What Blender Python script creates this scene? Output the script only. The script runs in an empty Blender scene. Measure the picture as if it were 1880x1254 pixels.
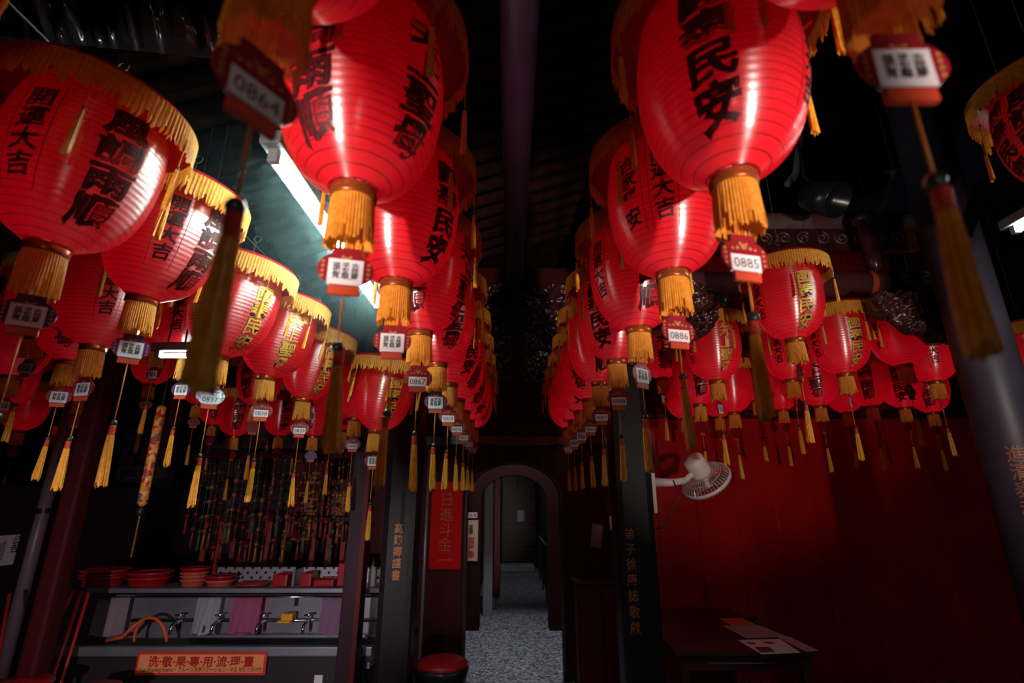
import bpy, bmesh, math, random
from math import pi, sin, cos, tan, atan2, radians as R
from mathutils import Vector, Matrix, noise
random.seed(7)
C = bpy.context.scene.collection
SC = bpy.context.scene

# ------------------------------------------------------------------ camera, world, lights, exposure
EYE = 1.7
PITCH = R(17.2)
F = 930.0
cd = bpy.data.cameras.new('camera'); cam = bpy.data.objects.new('camera', cd); C.objects.link(cam)
cam.location = (0, 0, EYE); cam.rotation_euler = (pi/2 + PITCH, 0, 0)
cd.sensor_width = 36; cd.lens = 36*F/1880; cd.clip_start = .02; cd.clip_end = 60
cd.dof.use_dof = True; cd.dof.focus_distance = 3.0; cd.dof.aperture_fstop = 2.0
SC.camera = cam
w = bpy.data.worlds.new('world'); SC.world = w; w.use_nodes = True
w.node_tree.nodes['Background'].inputs[0].default_value = (.25, .3, .5, 1)
w.node_tree.nodes['Background'].inputs[1].default_value = .003
SC.view_settings.view_transform = 'Standard'; SC.view_settings.look = 'None'
SC.view_settings.gamma = 1; SC.view_settings.use_curve_mapping = False
SC.view_settings.exposure = 0.0
SC.cycles.use_denoising = True
SC.cycles.max_bounces = 7; SC.cycles.diffuse_bounces = 3; SC.cycles.glossy_bounces = 3
SC.cycles.transmission_bounces = 4; SC.cycles.transparent_max_bounces = 6
SC.cycles.sample_clamp_indirect = 4; SC.cycles.caustics_reflective = False; SC.cycles.caustics_refractive = False

def lamp(name, kind, loc, energy, col, size=.1, aim=None, spot=None, parent=None):
    d = bpy.data.lights.new(name, kind); d.energy = energy; d.color = col
    if kind == 'AREA': d.size = size
    else: d.shadow_soft_size = size
    if spot: d.spot_size = R(spot); d.spot_blend = .7
    o = bpy.data.objects.new(name, d); C.objects.link(o); o.location = loc
    if aim is not None:
        o.rotation_euler = (Vector(aim)-Vector(loc)).to_track_quat('-Z', 'Y').to_euler()
    if parent: o.parent = parent
    return o
FL_COL = (1, .84, .76)
lamp('unseen_spotlight', 'SPOT', (-1.0, -1.2, EYE-.3), 560, FL_COL, .05, (-1.0+2*tan(R(9.5)), .8, EYE-.3+2.05*tan(R(22.8))), 22)
lamp('unseen_spotlight', 'SPOT', (1.14, -1.2, EYE-.3), 540, FL_COL, .05, (1.14-2*tan(R(9.5)), .8, EYE-.3+2.05*tan(R(22.8))), 22)
lamp('banner_fill_spot', 'SPOT', (-.1, -.8, EYE-.55), 190, FL_COL, .05, (-.66, 5.6, EYE-.5), 17)  # added unseen spot that brightens the red banner and the bin lid
lamp('unseen_spotlight', 'SPOT', (1.3, -1.0, EYE-.4), 240, FL_COL, .05, (2.0, 3.4, EYE+.85), 40)  # added unseen spot for the highlights on the right bay lanterns
lamp('unseen_spotlight', 'SPOT', (-1.3, -.9, EYE-.35), 290, (1, .86, .94), .05, (-2.25, 4.0, EYE-.6), 40)  # added unseen spot that brightens the washing sink
lamp('near_fill_light', 'POINT', (.15, -1.1, EYE+.35), 4.5, (1, .80, .72), .12)  # added unseen fill behind the camera for the nearest tassels
lamp('passage_fill_light', 'AREA', (.05, 6.7, 3.5), 42, (.85, .92, 1), .5, (.05, 6.7, 0))  # added fill hidden above the arch, brightens the passage floor
lamp('corridor_fill_light', 'AREA', (.05, 11.2, 3.4), 9, (.85, .92, 1), .5, (.05, 11.2, 0))  # added unseen fill for the corridor beyond the second arch
BULB_W = .42

# ------------------------------------------------------------------ pixel -> place (1880 x 1254 frame, used once to read sizes off)
def ray(u, v):
    x = (u-940)/F; y = (627-v)/F
    return Vector((x, cos(PITCH)-y*sin(PITCH), sin(PITCH)+y*cos(PITCH)))
def atY(u, v, Y):
    d = ray(u, v); return Vector((0, 0, EYE)) + d*(Y/d.y)
def atZ(u, v, z):
    d = ray(u, v); return Vector((0, 0, EYE)) + d*((z-EYE)/d.z)
def atX(u, v, X):
    d = ray(u, v); return Vector((0, 0, EYE)) + d*(X/d.x)

# ------------------------------------------------------------------ materials
MATS = {}
def mat(name, col, rough=.6, metal=0, spec=.4, trans=0, tcol=None, emit=None, estr=0, bump=None, noise_col=None, nscale=8, coat=0, ribs=False, aniso=0):
    if name in MATS: return MATS[name]
    m = bpy.data.materials.new(name); m.use_nodes = True
    nt = m.node_tree; N = nt.nodes; L = nt.links
    b = N['Principled BSDF']; out = N['Material Output']
    b.inputs['Base Color'].default_value = (*col, 1); b.inputs['Roughness'].default_value = rough
    b.inputs['Metallic'].default_value = metal; b.inputs['Specular IOR Level'].default_value = spec
    b.inputs['Coat Weight'].default_value = coat
    tc = N.new('ShaderNodeTexCoord')
    if emit:
        b.inputs['Emission Color'].default_value = (*emit, 1); b.inputs['Emission Strength'].default_value = estr
    csock = None
    if aniso:
        b.inputs['IOR'].default_value = 2.1
        tg = N.new('ShaderNodeTangent'); tg.direction_type = 'RADIAL'; tg.axis = 'Z'
        b.inputs['Anisotropic'].default_value = aniso; b.inputs['Anisotropic Rotation'].default_value = .25
        L.new(tg.outputs[0], b.inputs['Tangent'])
    if noise_col:
        n = N.new('ShaderNodeTexNoise'); n.inputs['Scale'].default_value = nscale; n.inputs['Detail'].default_value = 6
        L.new(tc.outputs['Object'], n.inputs['Vector'])
        r = N.new('ShaderNodeValToRGB'); r.color_ramp.elements[0].position = .35; r.color_ramp.elements[1].position = .65
        r.color_ramp.elements[0].color = (*col, 1); r.color_ramp.elements[1].color = (*noise_col, 1)
        L.new(n.outputs['Fac'], r.inputs[0]); csock = r.outputs[0]
    if ribs:
        sx = N.new('ShaderNodeSeparateXYZ'); L.new(tc.outputs['Object'], sx.inputs[0])
        a = N.new('ShaderNodeMath'); a.operation = 'MULTIPLY'; a.inputs[1].default_value = 1/RIB
        L.new(sx.outputs[2], a.inputs[0])
        f = N.new('ShaderNodeMath'); f.operation = 'FRACT'; L.new(a.outputs[0], f.inputs[0])
        g = N.new('ShaderNodeMath'); g.operation = 'LESS_THAN'; g.inputs[1].default_value = .11; L.new(f.outputs[0], g.inputs[0])
        n = N.new('ShaderNodeTexNoise'); n.inputs['Scale'].default_value = 9; n.inputs['Detail'].default_value = 5
        L.new(tc.outputs['Object'], n.inputs['Vector'])
        n2 = N.new('ShaderNodeMapRange'); n2.inputs['From Min'].default_value = .3; n2.inputs['From Max'].default_value = .7
        n2.inputs['To Min'].default_value = .78; n2.inputs['To Max'].default_value = 1.0
        L.new(n.outputs['Fac'], n2.inputs[0])
        g2 = N.new('ShaderNodeMapRange'); g2.inputs['To Min'].default_value = 1; g2.inputs['To Max'].default_value = .42
        L.new(g.outputs[0], g2.inputs[0])
        k = N.new('ShaderNodeMath'); k.operation = 'MULTIPLY'; L.new(n2.outputs[0], k.inputs[0]); L.new(g2.outputs[0], k.inputs[1])
        mx = N.new('ShaderNodeVectorMath'); mx.operation = 'SCALE'; mx.inputs[0].default_value = col
        L.new(k.outputs[0], mx.inputs['Scale']); csock = mx.outputs[0]
        mt = N.new('ShaderNodeVectorMath'); mt.operation = 'SCALE'; mt.inputs[0].default_value = tcol or col
        L.new(k.outputs[0], mt.inputs['Scale'])
    if csock: L.new(csock, b.inputs['Base Color'])
    if bump:
        n = N.new('ShaderNodeTexNoise'); n.inputs['Scale'].default_value = bump[0]; n.inputs['Detail'].default_value = 5
        L.new(tc.outputs['Object'], n.inputs['Vector'])
        bp = N.new('ShaderNodeBump'); bp.inputs['Strength'].default_value = bump[1]; bp.inputs['Distance'].default_value = .02
        L.new(n.outputs['Fac'], bp.inputs['Height']); L.new(bp.outputs[0], b.inputs['Normal'])
    if trans:
        t = N.new('ShaderNodeBsdfTranslucent'); t.inputs[0].default_value = (*(tcol or col), 1)
        if ribs: L.new(mt.outputs[0], t.inputs[0])
        mixn = N.new('ShaderNodeMixShader'); mixn.inputs[0].default_value = trans
        L.new(b.outputs[0], mixn.inputs[1]); L.new(t.outputs[0], mixn.inputs[2]); L.new(mixn.outputs[0], out.inputs[0])
    MATS[name] = m
    return m
RIB = .0195
SHELL = mat('lantern_plastic', (.85, .020, .030), .31, spec=1.0, trans=.36, tcol=(.95, .006, .06), ribs=True, aniso=.9)
CAP = mat('red_cap_cloth', (.6, .012, .018), .6, trans=.4, tcol=(.85, .01, .02))
GOLD_F = mat('gold_fringe', (.80, .33, .035), .55, trans=.25, tcol=(.8, .28, .03), noise_col=(.62, .22, .02), nscale=60)
GOLD_T = mat('gold_tassel', (.84, .40, .03), .5, trans=.15, tcol=(.8, .3, .03), noise_col=(.66, .25, .02), nscale=70)
GOLD_P = mat('gold_paint', (.80, .42, .07), .35, metal=.3)
INK = mat('black_brush_ink', (.014, .004, .006), .5, trans=.3, tcol=(.07, .002, .004))
INK_BACKLIT = mat('backlit_red_ink', (.12, .006, .012), .5, trans=.5, tcol=(.32, .004, .012))  # backlit look of the bold black characters put into the colour
COLLAR = mat('copper_collar', (.35, .08, .02), .3, metal=.6)
TAGRED = mat('tag_maroon', (.22, .008, .016), .35, coat=.3)
TAGPUR = mat('tag_purple', (.06, .012, .09), .35, coat=.3)
TAGLIT = mat('tag_silver_lit', (.42, .50, .60), .28, metal=.9, bump=(90, .4))  # tube light falling on the tag, put into its colour
TAGBAR = mat('tag_bar_red', (.55, .06, .02), .45)
PLATE = mat('white_card', (.72, .66, .68), .6)
PRINT = mat('black_print', (.02, .015, .02), .6)
CORD = mat('orange_cord', (.55, .16, .02), .6)
BEAD = mat('dark_green_bead', (.02, .04, .03), .15, spec=.6)
BIND = mat('red_thread', (.5, .03, .012), .6)
WIRE = mat('steel_wire', (.03, .025, .025), .5)
BLACKSTONE = mat('black_stone', (.011, .007, .010), .42, spec=.25, noise_col=(.014, .009, .012), nscale=14, bump=(60, .06))
LACQ = mat('dark_red_lacquer', (.46, .010, .010), .17, spec=.5, noise_col=(.34, .007, .008), nscale=1.6)
REDWOOD = mat('red_painted_wood', (.085, .006, .008), .45, spec=.2, noise_col=(.06, .004, .005), nscale=5, bump=(12, .2))
DARKRED = mat('maroon_wall', (.055, .004, .005), .6, spec=.15, noise_col=(.055, .005, .006), nscale=3, bump=(18, .15))
DARKWOOD = mat('dark_roof_wood', (.034, .009, .006), .9, spec=.1, noise_col=(.009, .003, .003), nscale=6, bump=(20, .4))
CARVE = mat('dark_carved_lacquer', (.035, .010, .012), .22, spec=.6, noise_col=(.07, .014, .012), nscale=9)
PURBEAM = mat('purple_painted_beam', (.19, .055, .125), .4, noise_col=(.15, .045, .095), nscale=3)
STEEL = mat('stainless_steel', (.34, .33, .37), .42, metal=.75, noise_col=(.28, .27, .31), nscale=4)
STEELD = mat('dull_steel', (.2, .19, .21), .45, metal=.7)
CHROME = mat('chrome', (.6, .6, .62), .15, metal=1)
BASIN = mat('red_plastic', (.36, .010, .014), .35)
BASINO = mat('salmon_plastic', (.55, .09, .06), .45)
WHITEPL = mat('cream_plastic', (.78, .62, .55), .35)
BLACK = mat('black_plastic', (.012, .012, .013), .35)
DARKVOID = mat('sooty_wall', (.02, .012, .013), .7, noise_col=(.012, .008, .009), nscale=4)

# ------------------------------------------------------------------ mesh helpers
def mesh_of(name, bm, m, smooth=True):
    me = bpy.data.meshes.new(name)
    bm.normal_update(); bm.to_mesh(me); bm.free()
    if m: me.materials.append(m)
    if smooth:
        for p in me.polygons: p.use_smooth = True
    return me
def put(name, me, parent=None, loc=(0, 0, 0), rz=0):
    o = bpy.data.objects.new(name, me); C.objects.link(o)
    o.location = loc; o.rotation_euler = (0, 0, rz)
    if parent: o.parent = parent
    return o
def obj(name, bm, m, parent=None, loc=(0, 0, 0), rz=0, smooth=False):
    return put(name, mesh_of(name, bm, m, smooth), parent, loc, rz)
def tag(o, label, cat, group=None, kind=None):
    if label: o['label'] = label
    if cat: o['category'] = cat
    if group: o['group'] = group
    if kind: o['kind'] = kind
    return o
def thing(name, label, cat, loc=(0, 0, 0), rz=0, group=None):
    o = bpy.data.objects.new(name, None); C.objects.link(o); o.empty_display_size = .05
    o.location = loc; o.rotation_euler = (0, 0, rz)
    return tag(o, label, cat, group)
def struct(name, bm, m, label=None, smooth=False):
    o = obj(name, bm, m, smooth=smooth); o['kind'] = 'structure'
    if label: o['label'] = label
    return o
def box(bm, x0, x1, y0, y1, z0, z1, M=None):
    vs = [bm.verts.new(Vector(p) if M is None else M @ Vector(p)) for p in
          ((x0, y0, z0), (x1, y0, z0), (x1, y1, z0), (x0, y1, z0), (x0, y0, z1), (x1, y0, z1), (x1, y1, z1), (x0, y1, z1))]
    for f in ((0, 3, 2, 1), (4, 5, 6, 7), (0, 1, 5, 4), (1, 2, 6, 5), (2, 3, 7, 6), (3, 0, 4, 7)):
        bm.faces.new([vs[i] for i in f])
    return bm
def bbox(x0, x1, y0, y1, z0, z1, bev=0, M=None):
    bm = bmesh.new(); box(bm, x0, x1, y0, y1, z0, z1, M)
    if bev: bmesh.ops.bevel(bm, geom=bm.edges[:], offset=bev, segments=2, affect='EDGES', profile=.6)
    return bm
def lathe(bm, prof, n=32, M=None, cap0=True, cap1=True, jit=None):
    rings = []
    for (r, z) in prof:
        ring = []
        for i in range(n):
            a = 2*pi*i/n; rr = r + (jit(i, z) if jit else 0)
            p = Vector((rr*cos(a), rr*sin(a), z)); ring.append(bm.verts.new(M @ p if M else p))
        rings.append(ring)
    for a, b in zip(rings, rings[1:]):
        for i in range(n):
            j = (i+1) % n; bm.faces.new((a[i], a[j], b[j], b[i]))
    if cap0: bm.faces.new(rings[0][::-1])
    if cap1: bm.faces.new(rings[-1])
    return bm
def tube(bm, pts, r, n=8, r1=None):
    pts = [Vector(p) for p in pts]; rings = []; up = Vector((0, 0, 1))
    prev = None
    for k, p in enumerate(pts):
        d = (pts[min(k+1, len(pts)-1)] - pts[max(k-1, 0)]).normalized()
        if prev is None:
            s = d.cross(up if abs(d.z) < .95 else Vector((1, 0, 0))).normalized()
        else:
            s = (prev - d*prev.dot(d)).normalized()
        prev = s; t = d.cross(s)
        rr = r if r1 is None else r + (r1-r)*k/(len(pts)-1)
        rings.append([bm.verts.new(p + (s*cos(2*pi*i/n) + t*sin(2*pi*i/n))*rr) for i in range(n)])
    for a, b in zip(rings, rings[1:]):
        for i in range(n):
            j = (i+1) % n; bm.faces.new((a[i], b[i], b[j], a[j]))
    bm.faces.new(rings[0]); bm.faces.new(rings[-1][::-1])
    return bm
def prism(bm, poly, y0, y1, M=None):
    """poly in x,z extruded along y"""
    a = [bm.verts.new((M @ Vector((x, y0, z))) if M else (x, y0, z)) for x, z in poly]
    b = [bm.verts.new((M @ Vector((x, y1, z))) if M else (x, y1, z)) for x, z in poly]
    n = len(poly)
    bm.faces.new(a); bm.faces.new(b[::-1])
    for i in range(n): bm.faces.new((a[(i+1) % n], a[i], b[i], b[(i+1) % n]))
    bmesh.ops.recalc_face_normals(bm, faces=bm.faces[:])
    return bm
_T = {}
def text_mesh(body, size, off=0, spacing=1.0, sx=1.0, align='CENTER'):
    k = (body, size, off, spacing, sx, align)
    if k in _T: return _T[k]
    c = bpy.data.curves.new('lettering', 'FONT'); c.body = body; c.size = size; c.resolution_u = 2; c.offset = off
    c.align_x = align; c.align_y = 'CENTER'; c.space_line = spacing
    o = bpy.data.objects.new('lettering', c); C.objects.link(o)
    bpy.context.view_layer.update()
    me = bpy.data.meshes.new_from_object(o.evaluated_get(bpy.context.evaluated_depsgraph_get()))
    bpy.data.objects.remove(o); bpy.data.curves.remove(c)
    bm = bmesh.new(); bm.from_mesh(me); bpy.data.meshes.remove(me)
    bmesh.ops.triangulate(bm, faces=bm.faces[:])
    for v in bm.verts: v.co.x *= sx
    vs = [v.co.copy() for v in bm.verts]; fs = [[v.index for v in f.verts] for f in bm.faces]; bm.free()
    cx = (max(p.x for p in vs)+min(p.x for p in vs))/2; cy = (max(p.y for p in vs)+min(p.y for p in vs))/2
    if align == 'CENTER':
        for p in vs: p.x -= cx
    for p in vs: p.y -= cy
    _T[k] = (vs, fs); return _T[k]
def letter_bm(body, size, off=0, spacing=1.0, sx=1.0, M=None, bm=None, thick=.0006):
    """flat lettering in x (right), z (up), facing -y"""
    vs, fs = text_mesh(body, size, off, spacing, sx)
    bm = bm or bmesh.new()
    vv = [bm.verts.new((M @ Vector((p.x, 0, p.y))) if M else (p.x, 0, p.y)) for p in vs]
    for f in fs:
        try: bm.faces.new([vv[i] for i in f])
        except ValueError: pass
    bmesh.ops.remove_doubles(bm, verts=bm.verts[:], dist=1e-6)
    return bm

# ------------------------------------------------------------------ the lantern (built at .75 scale units, root scaled)
K = .867
LH = .50
PROF = [(0, .055), (.012, .078), (.03, .112), (.055, .142), (.09, .168), (.13, .187), (.18, .202), (.24, .212), (.30, .216), (.36, .214), (.42, .207), (.47, .198), (.50, .190)]
def prof(z):
    z = max(0, min(LH, z))
    for (a, ra), (b, rb) in zip(PROF, PROF[1:]):
        if z <= b:
            t = (z-a)/(b-a); return ra+(rb-ra)*t
    return PROF[-1][1]
def prof_s(z):
    return (prof(z-.018)+2*prof(z)+prof(z+.018)+prof(z-.009)*2+prof(z+.009)*2)/8
def shell_me():
    bm = bmesh.new(); rows = []
    nz = int(LH/RIB*6); 
    for i in range(nz+1):
        z = LH*i/nz; ph = (z/RIB) % 1.0
        ph = (ph-.065) % 1.0
        r = prof_s(z) - .0005*cos(2*pi*ph)
        rows.append((r, z))
    lathe(bm, rows, 56, cap0=False, cap1=True)
    return mesh_of('shell', bm, SHELL)
def cap_me():
    bm = bmesh.new()
    lathe(bm, [(.272, .462), (.276, .47), (.278, .505), (.264, .527), (.20, .547), (.12, .56), (.05, .566)], 48, cap0=False, cap1=True)
    lathe(bm, [(.19, .498), (.272, .462)], 48, cap0=False, cap1=False)
    bmesh.ops.remove_doubles(bm, verts=bm.verts[:], dist=1e-4)
    bmesh.ops.recalc_face_normals(bm, faces=bm.faces[:])
    return mesh_of('top_cap', bm, CAP)
def fringe_me(name, r0, r1, z0, z1, n, m, jag, pleat):
    bm = bmesh.new(); rnd = random.Random(n*7+3)
    zs = 5; cols = []
    for i in range(n):
        a = 2*pi*i/n; l = (z1-z0)*(1+rnd.uniform(-jag, jag*.2)); sw = rnd.uniform(-.4, .4)*2*pi/n; rr = rnd.uniform(-.5, .5)*pleat
        col = []
        for k in range(zs):
            t = k/(zs-1); r = r0+(r1-r0)*t + (pleat if i % 2 else -pleat)*(.4+.6*t) + rr*t
            aa = a+sw*t; col.append(bm.verts.new((r*cos(aa), r*sin(aa), z0+l*t)))
        cols.append(col)
    for i in range(n):
        a, b = cols[i], cols[(i+1) % n]
        for k in range(zs-1):
            if k == zs-2 and rnd.random() < .16: continue
            bm.faces.new((a[k], a[k+1], b[k+1], b[k]))
    bmesh.ops.recalc_face_normals(bm, faces=bm.faces[:])
    return mesh_of(name, bm, m, smooth=False)
def tassel_bm(L, r0, r1, n=22, seed=1):
    bm = bmesh.new(); rnd = random.Random(seed); zs = 6; cols = []
    for i in range(n):
        a = 2*pi*i/n; l = L*(1+rnd.uniform(-.13, .02)); col = []; tw = rnd.uniform(-.25, .25); rr = rnd.uniform(.85, 1.12)
        for k in range(zs):
            t = k/(zs-1); r = (r0+(r1-r0)*(t**.7))*(1.0 if i % 2 else .80)*(1+(rr-1)*t)
            col.append(bm.verts.new((r*cos(a+tw*t), r*sin(a+tw*t), -l*t)))
        cols.append(col)
    for i in range(n):
        a, b = cols[i], cols[(i+1) % n]
        for k in range(zs-1): bm.faces.new((a[k], a[k+1], b[k+1], b[k]))
    bm.faces.new([c[0] for c in cols]); bm.faces.new([c[-1] for c in cols][::-1])
    bmesh.ops.recalc_face_normals(bm, faces=bm.faces[:])
    return bm
def collar_bm():
    bm = bmesh.new()
    lathe(bm, [(.050, -.03), (.057, -.03), (.059, -.026), (.059, -.003), (.057, .002), (.050, .003)], 32, cap0=False, cap1=False)
    for i in range(10):
        a = 2*pi*i/10
        lathe(bm, [(.0005, .001), (.005, .003), (.006, .009), (.0005, .013)], 6, Matrix.Translation((.056*cos(a), .056*sin(a), 0)))
    return bm
def hanger_bm():
    bm = bmesh.new()
    lathe(bm, [(.012, .566), (.014, .58), (.006, .59)], 10)
    tube(bm, [(.0, 0, .585), (0, 0, .68)], .0035, 6)
    ring = [(.02*cos(2*pi*i/12), 0, .70+.02*sin(2*pi*i/12)) for i in range(13)]
    tube(bm, ring, .0035, 6)
    return bm
def tagplate_bm():
    """oval plaque with tab above and bar below, facing -y, centre at -.222"""
    bm = bmesh.new(); z = -.222
    pts = []
    for i in range(28):
        a = 2*pi*i/28; pts.append((.066*cos(a)*(1 if abs(cos(a)) > .2 else 1), z+.047*sin(a)))
    prism(bm, pts, -.003, .003)
    box(bm, -.034, .034, -.0034, .0034, z+.038, z+.058)
    return bm
def tagbar_bm():
    return box(bmesh.new(), -.036, .036, -.005, .005, -.288, -.266)
M_SHELL = shell_me(); M_CAP = cap_me()
M_CAPF = fringe_me('cap_fringe', .2795, .2815, .508, .395, 240, GOLD_F, .22, .0022)
M_BOTF = fringe_me('bottom_fringe', .054, .0585, -.028, -.165, 90, GOLD_F, .14, .0022)
M_COLLAR = mesh_of('collar', collar_bm(), COLLAR)
M_HANG = mesh_of('hanger', hanger_bm(), WIRE)
M_TAS = [mesh_of('tassel', tassel_bm(.232, .009, .021, 26, s), GOLD_T, False) for s in (1, 2, 3)]
def bind_bm(r, z0, z1, n=3):
    bm = bmesh.new(); pr = []
    for i in range(n*4+1):
        t = i/(n*4); pr.append((r*(1.0+.14*abs(sin(pi*n*t))), z0+(z1-z0)*t))
    lathe(bm, pr, 14); return bm
M_BIND = mesh_of('binding', bind_bm(.0105, -.034, .004), BIND)
M_BEAD = mesh_of('bead', lathe(bmesh.new(), [(.003, -.014), (.010, -.010), (.0145, 0), (.010, .010), (.003, .014)], 16), BEAD)
M_CORD = mesh_of('cord', tube(bmesh.new(), [(0, 0, -.285), (0, 0, -.42)], .0026, 6), CORD)
def side_bm():
    bm = tassel_bm(.15, .006, .011, 14, 5)
    tube(bm, [(0, 0, -.002), (.0005, 0, .12)], .0016, 5)
    return bm
M_SIDE = mesh_of('side_tassel', side_bm(), GOLD_T, False)
M_SBEAD = mesh_of('bead', lathe(bmesh.new(), [(.002, -.006), (.006, 0), (.002, .006)], 10), BEAD)
M_TAGR = mesh_of('number_tag', tagplate_bm(), TAGRED); M_TAGP = mesh_of('number_tag', tagplate_bm(), TAGPUR); M_TAGS = mesh_of('number_tag', tagplate_bm(), TAGLIT)
for me in (M_TAGR, M_TAGP, M_TAGS):
    for p in me.polygons: p.use_smooth = False
M_TAGBAR = mesh_of('tag_bar', tagbar_bm(), TAGBAR, False)
def deco_bm():
    bm = bmesh.new(); z = -.222
    for s in (-1, 1):
        for zz in (-.02, -.007, .006, .018):
            for yy in (-1, 1):
                lathe(bm, [(.0004, 0), (.0042, .0), (.0042, .001), (.0004, .0012)], 6, Matrix.Translation((s*.0535, yy*.0031, z+zz)) @ Matrix.Rotation(pi/2*yy, 4, 'X'))
    for yy in (-1, 1):
        for (x, zz, r) in ((0, .026, .008), (-.018, .022, .005), (.018, .022, .005), (-.032, .02, .004), (.032, .02, .004), (-.009, .034, .004), (.009, .034, .004)):
            lathe(bm, [(.0004, 0), (r, .0), (r*.8, .001), (.0004, .0012)], 8, Matrix.Translation((x, yy*.0031, z+zz)) @ Matrix.Rotation(pi/2*yy, 4, 'X'))
    return bm
M_TDECO = mesh_of('tag_pattern', deco_bm(), mat('tag_gold_print', (.4, .16, .05), .5), False)
_NP = {}
def plate_me(kind):
    """a number plate (front) or a printed wish card (back)"""
    if kind in _NP: return _NP[kind]
    z = -.222
    if kind == '#':
        b = box(bmesh.new(), -.041, .041, -.0042, -.003, z-.040, z+.027)
        t = letter_bm('福\n如\n意', .019, .0004, .72, 1.0, Matrix.Translation((-.022, -.0048, z-.004)))
        letter_bm('平\n安\n順', .019, .0004, .72, 1.0, Matrix.Translation((.0, -.0048, z-.004)), t)
        letter_bm('吉\n祥\n慶', .019, .0004, .72, 1.0, Matrix.Translation((.022, -.0048, z-.004)), t)
    else:
        b = box(bmesh.new(), -.041, .041, -.0042, -.003, z-.040, z+.004)
        t = letter_bm(kind, .036, 0, 1, 1.0, Matrix.Translation((0, -.0048, z-.018)))
    _NP[kind] = (mesh_of('number_plate', b, PLATE, False), mesh_of('lettering', t, PRINT, False)); return _NP[kind]
_LT = {}
def wrap_me(chars, size, off, zc, mtl, lift, spacing=.80, sx=1.0):
    k = (chars, size, off, zc, mtl.name, lift)
    if k in _LT: return _LT[k]
    vs, fs = text_mesh('\n'.join(chars), size, off, spacing, sx)
    bm = bmesh.new(); vv = [bm.verts.new((p.x, 0, p.y)) for p in vs]
    for f in fs:
        try: bm.faces.new([vv[i] for i in f])
        except ValueError: pass
    bmesh.ops.remove_doubles(bm, verts=bm.verts[:], dist=1e-6)
    x = -.10
    while x < .10:
        bmesh.ops.bisect_plane(bm, geom=bm.verts[:]+bm.edges[:]+bm.faces[:], plane_co=(x, 0, 0), plane_no=(1, 0, 0)); x += .016
    z = -.3
    while z < .3:
        bmesh.ops.bisect_plane(bm, geom=bm.verts[:]+bm.edges[:]+bm.faces[:], plane_co=(0, 0, z), plane_no=(0, 0, 1)); z += .03
    bmesh.ops.triangulate(bm, faces=bm.faces[:])
    for v in bm.verts:
        x_, z_ = v.co.x, v.co.z; w_ = Vector((x_*38, z_*38, len(chars)+size*100))
        v.co.x = x_ + size*.055*noise.noise(w_); v.co.z = z_ + .14*x_ + size*.055*noise.noise(w_+Vector((7, 3, 5)))
        zz = zc+v.co.z; r = prof_s(zz)+lift; a = v.co.x/.205
        v.co = Vector((r*sin(a), -r*cos(a), zz))
    _LT[k] = mesh_of('lettering', bm, mtl, False); return _LT[k]
PH = {'T': '天上聖母', 'K': '國泰民安', 'F': '風調雨順'}
def letters(root, code, az):
    """T/K/F bold painted dark as if backlit, t/k/f bold painted gold as if lit, o/h small black brush"""
    rz = R(az)
    if code in 'TKF':
        put('lettering', wrap_me(PH[code], .100, .0034, .245, INK, .0012, .98, 1.28), root, rz=rz)
        put('lettering', wrap_me(PH[code], .100, .0006, .245, INK_BACKLIT, .0026, .98, 1.28), root, rz=rz)
    elif code in 'tkf':
        put('lettering', wrap_me(PH[code.upper()], .092, .0042, .21, INK, .0012, 1.0, 1.1), root, rz=rz)
        put('lettering', wrap_me(PH[code.upper()], .092, .0018, .21, GOLD_P, .0026, 1.0, 1.1), root, rz=rz)  # gold fill carries the lit look of gold-edged black characters
        if code == 't':
            put('lettering', wrap_me('士林', .045, .001, .42, GOLD_P, .0026), root, rz=rz)
            put('lettering', wrap_me('慈宮', .045, .001, .40, GOLD_P, .0026), root, rz=rz+.27)
    elif code in 'oh':
        put('lettering', wrap_me({'o': '開運大吉', 'h': '合家平安'}[code], .072, .0016, .27, INK, .0014, 1.0), root, rz=rz)
        for s in (-1, 1):
            put('frame_line', M_LINE, root, rz=rz+s*.235)
def line_bm():
    bm = bmesh.new(); n = 14
    a = []; 
    for i in range(n+1):
        z = .10+.34*i/n; r = prof_s(z)+.0012
        a.append((bm.verts.new((r*sin(-.006), -r*cos(.006), z)), bm.verts.new((r*sin(.006), -r*cos(.006), z))))
    for p, q in zip(a, a[1:]): bm.faces.new((p[0], p[1], q[1], q[0]))
    return bm
M_LINE = mesh_of('frame_line', line_bm(), INK_BACKLIT, False)

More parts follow.
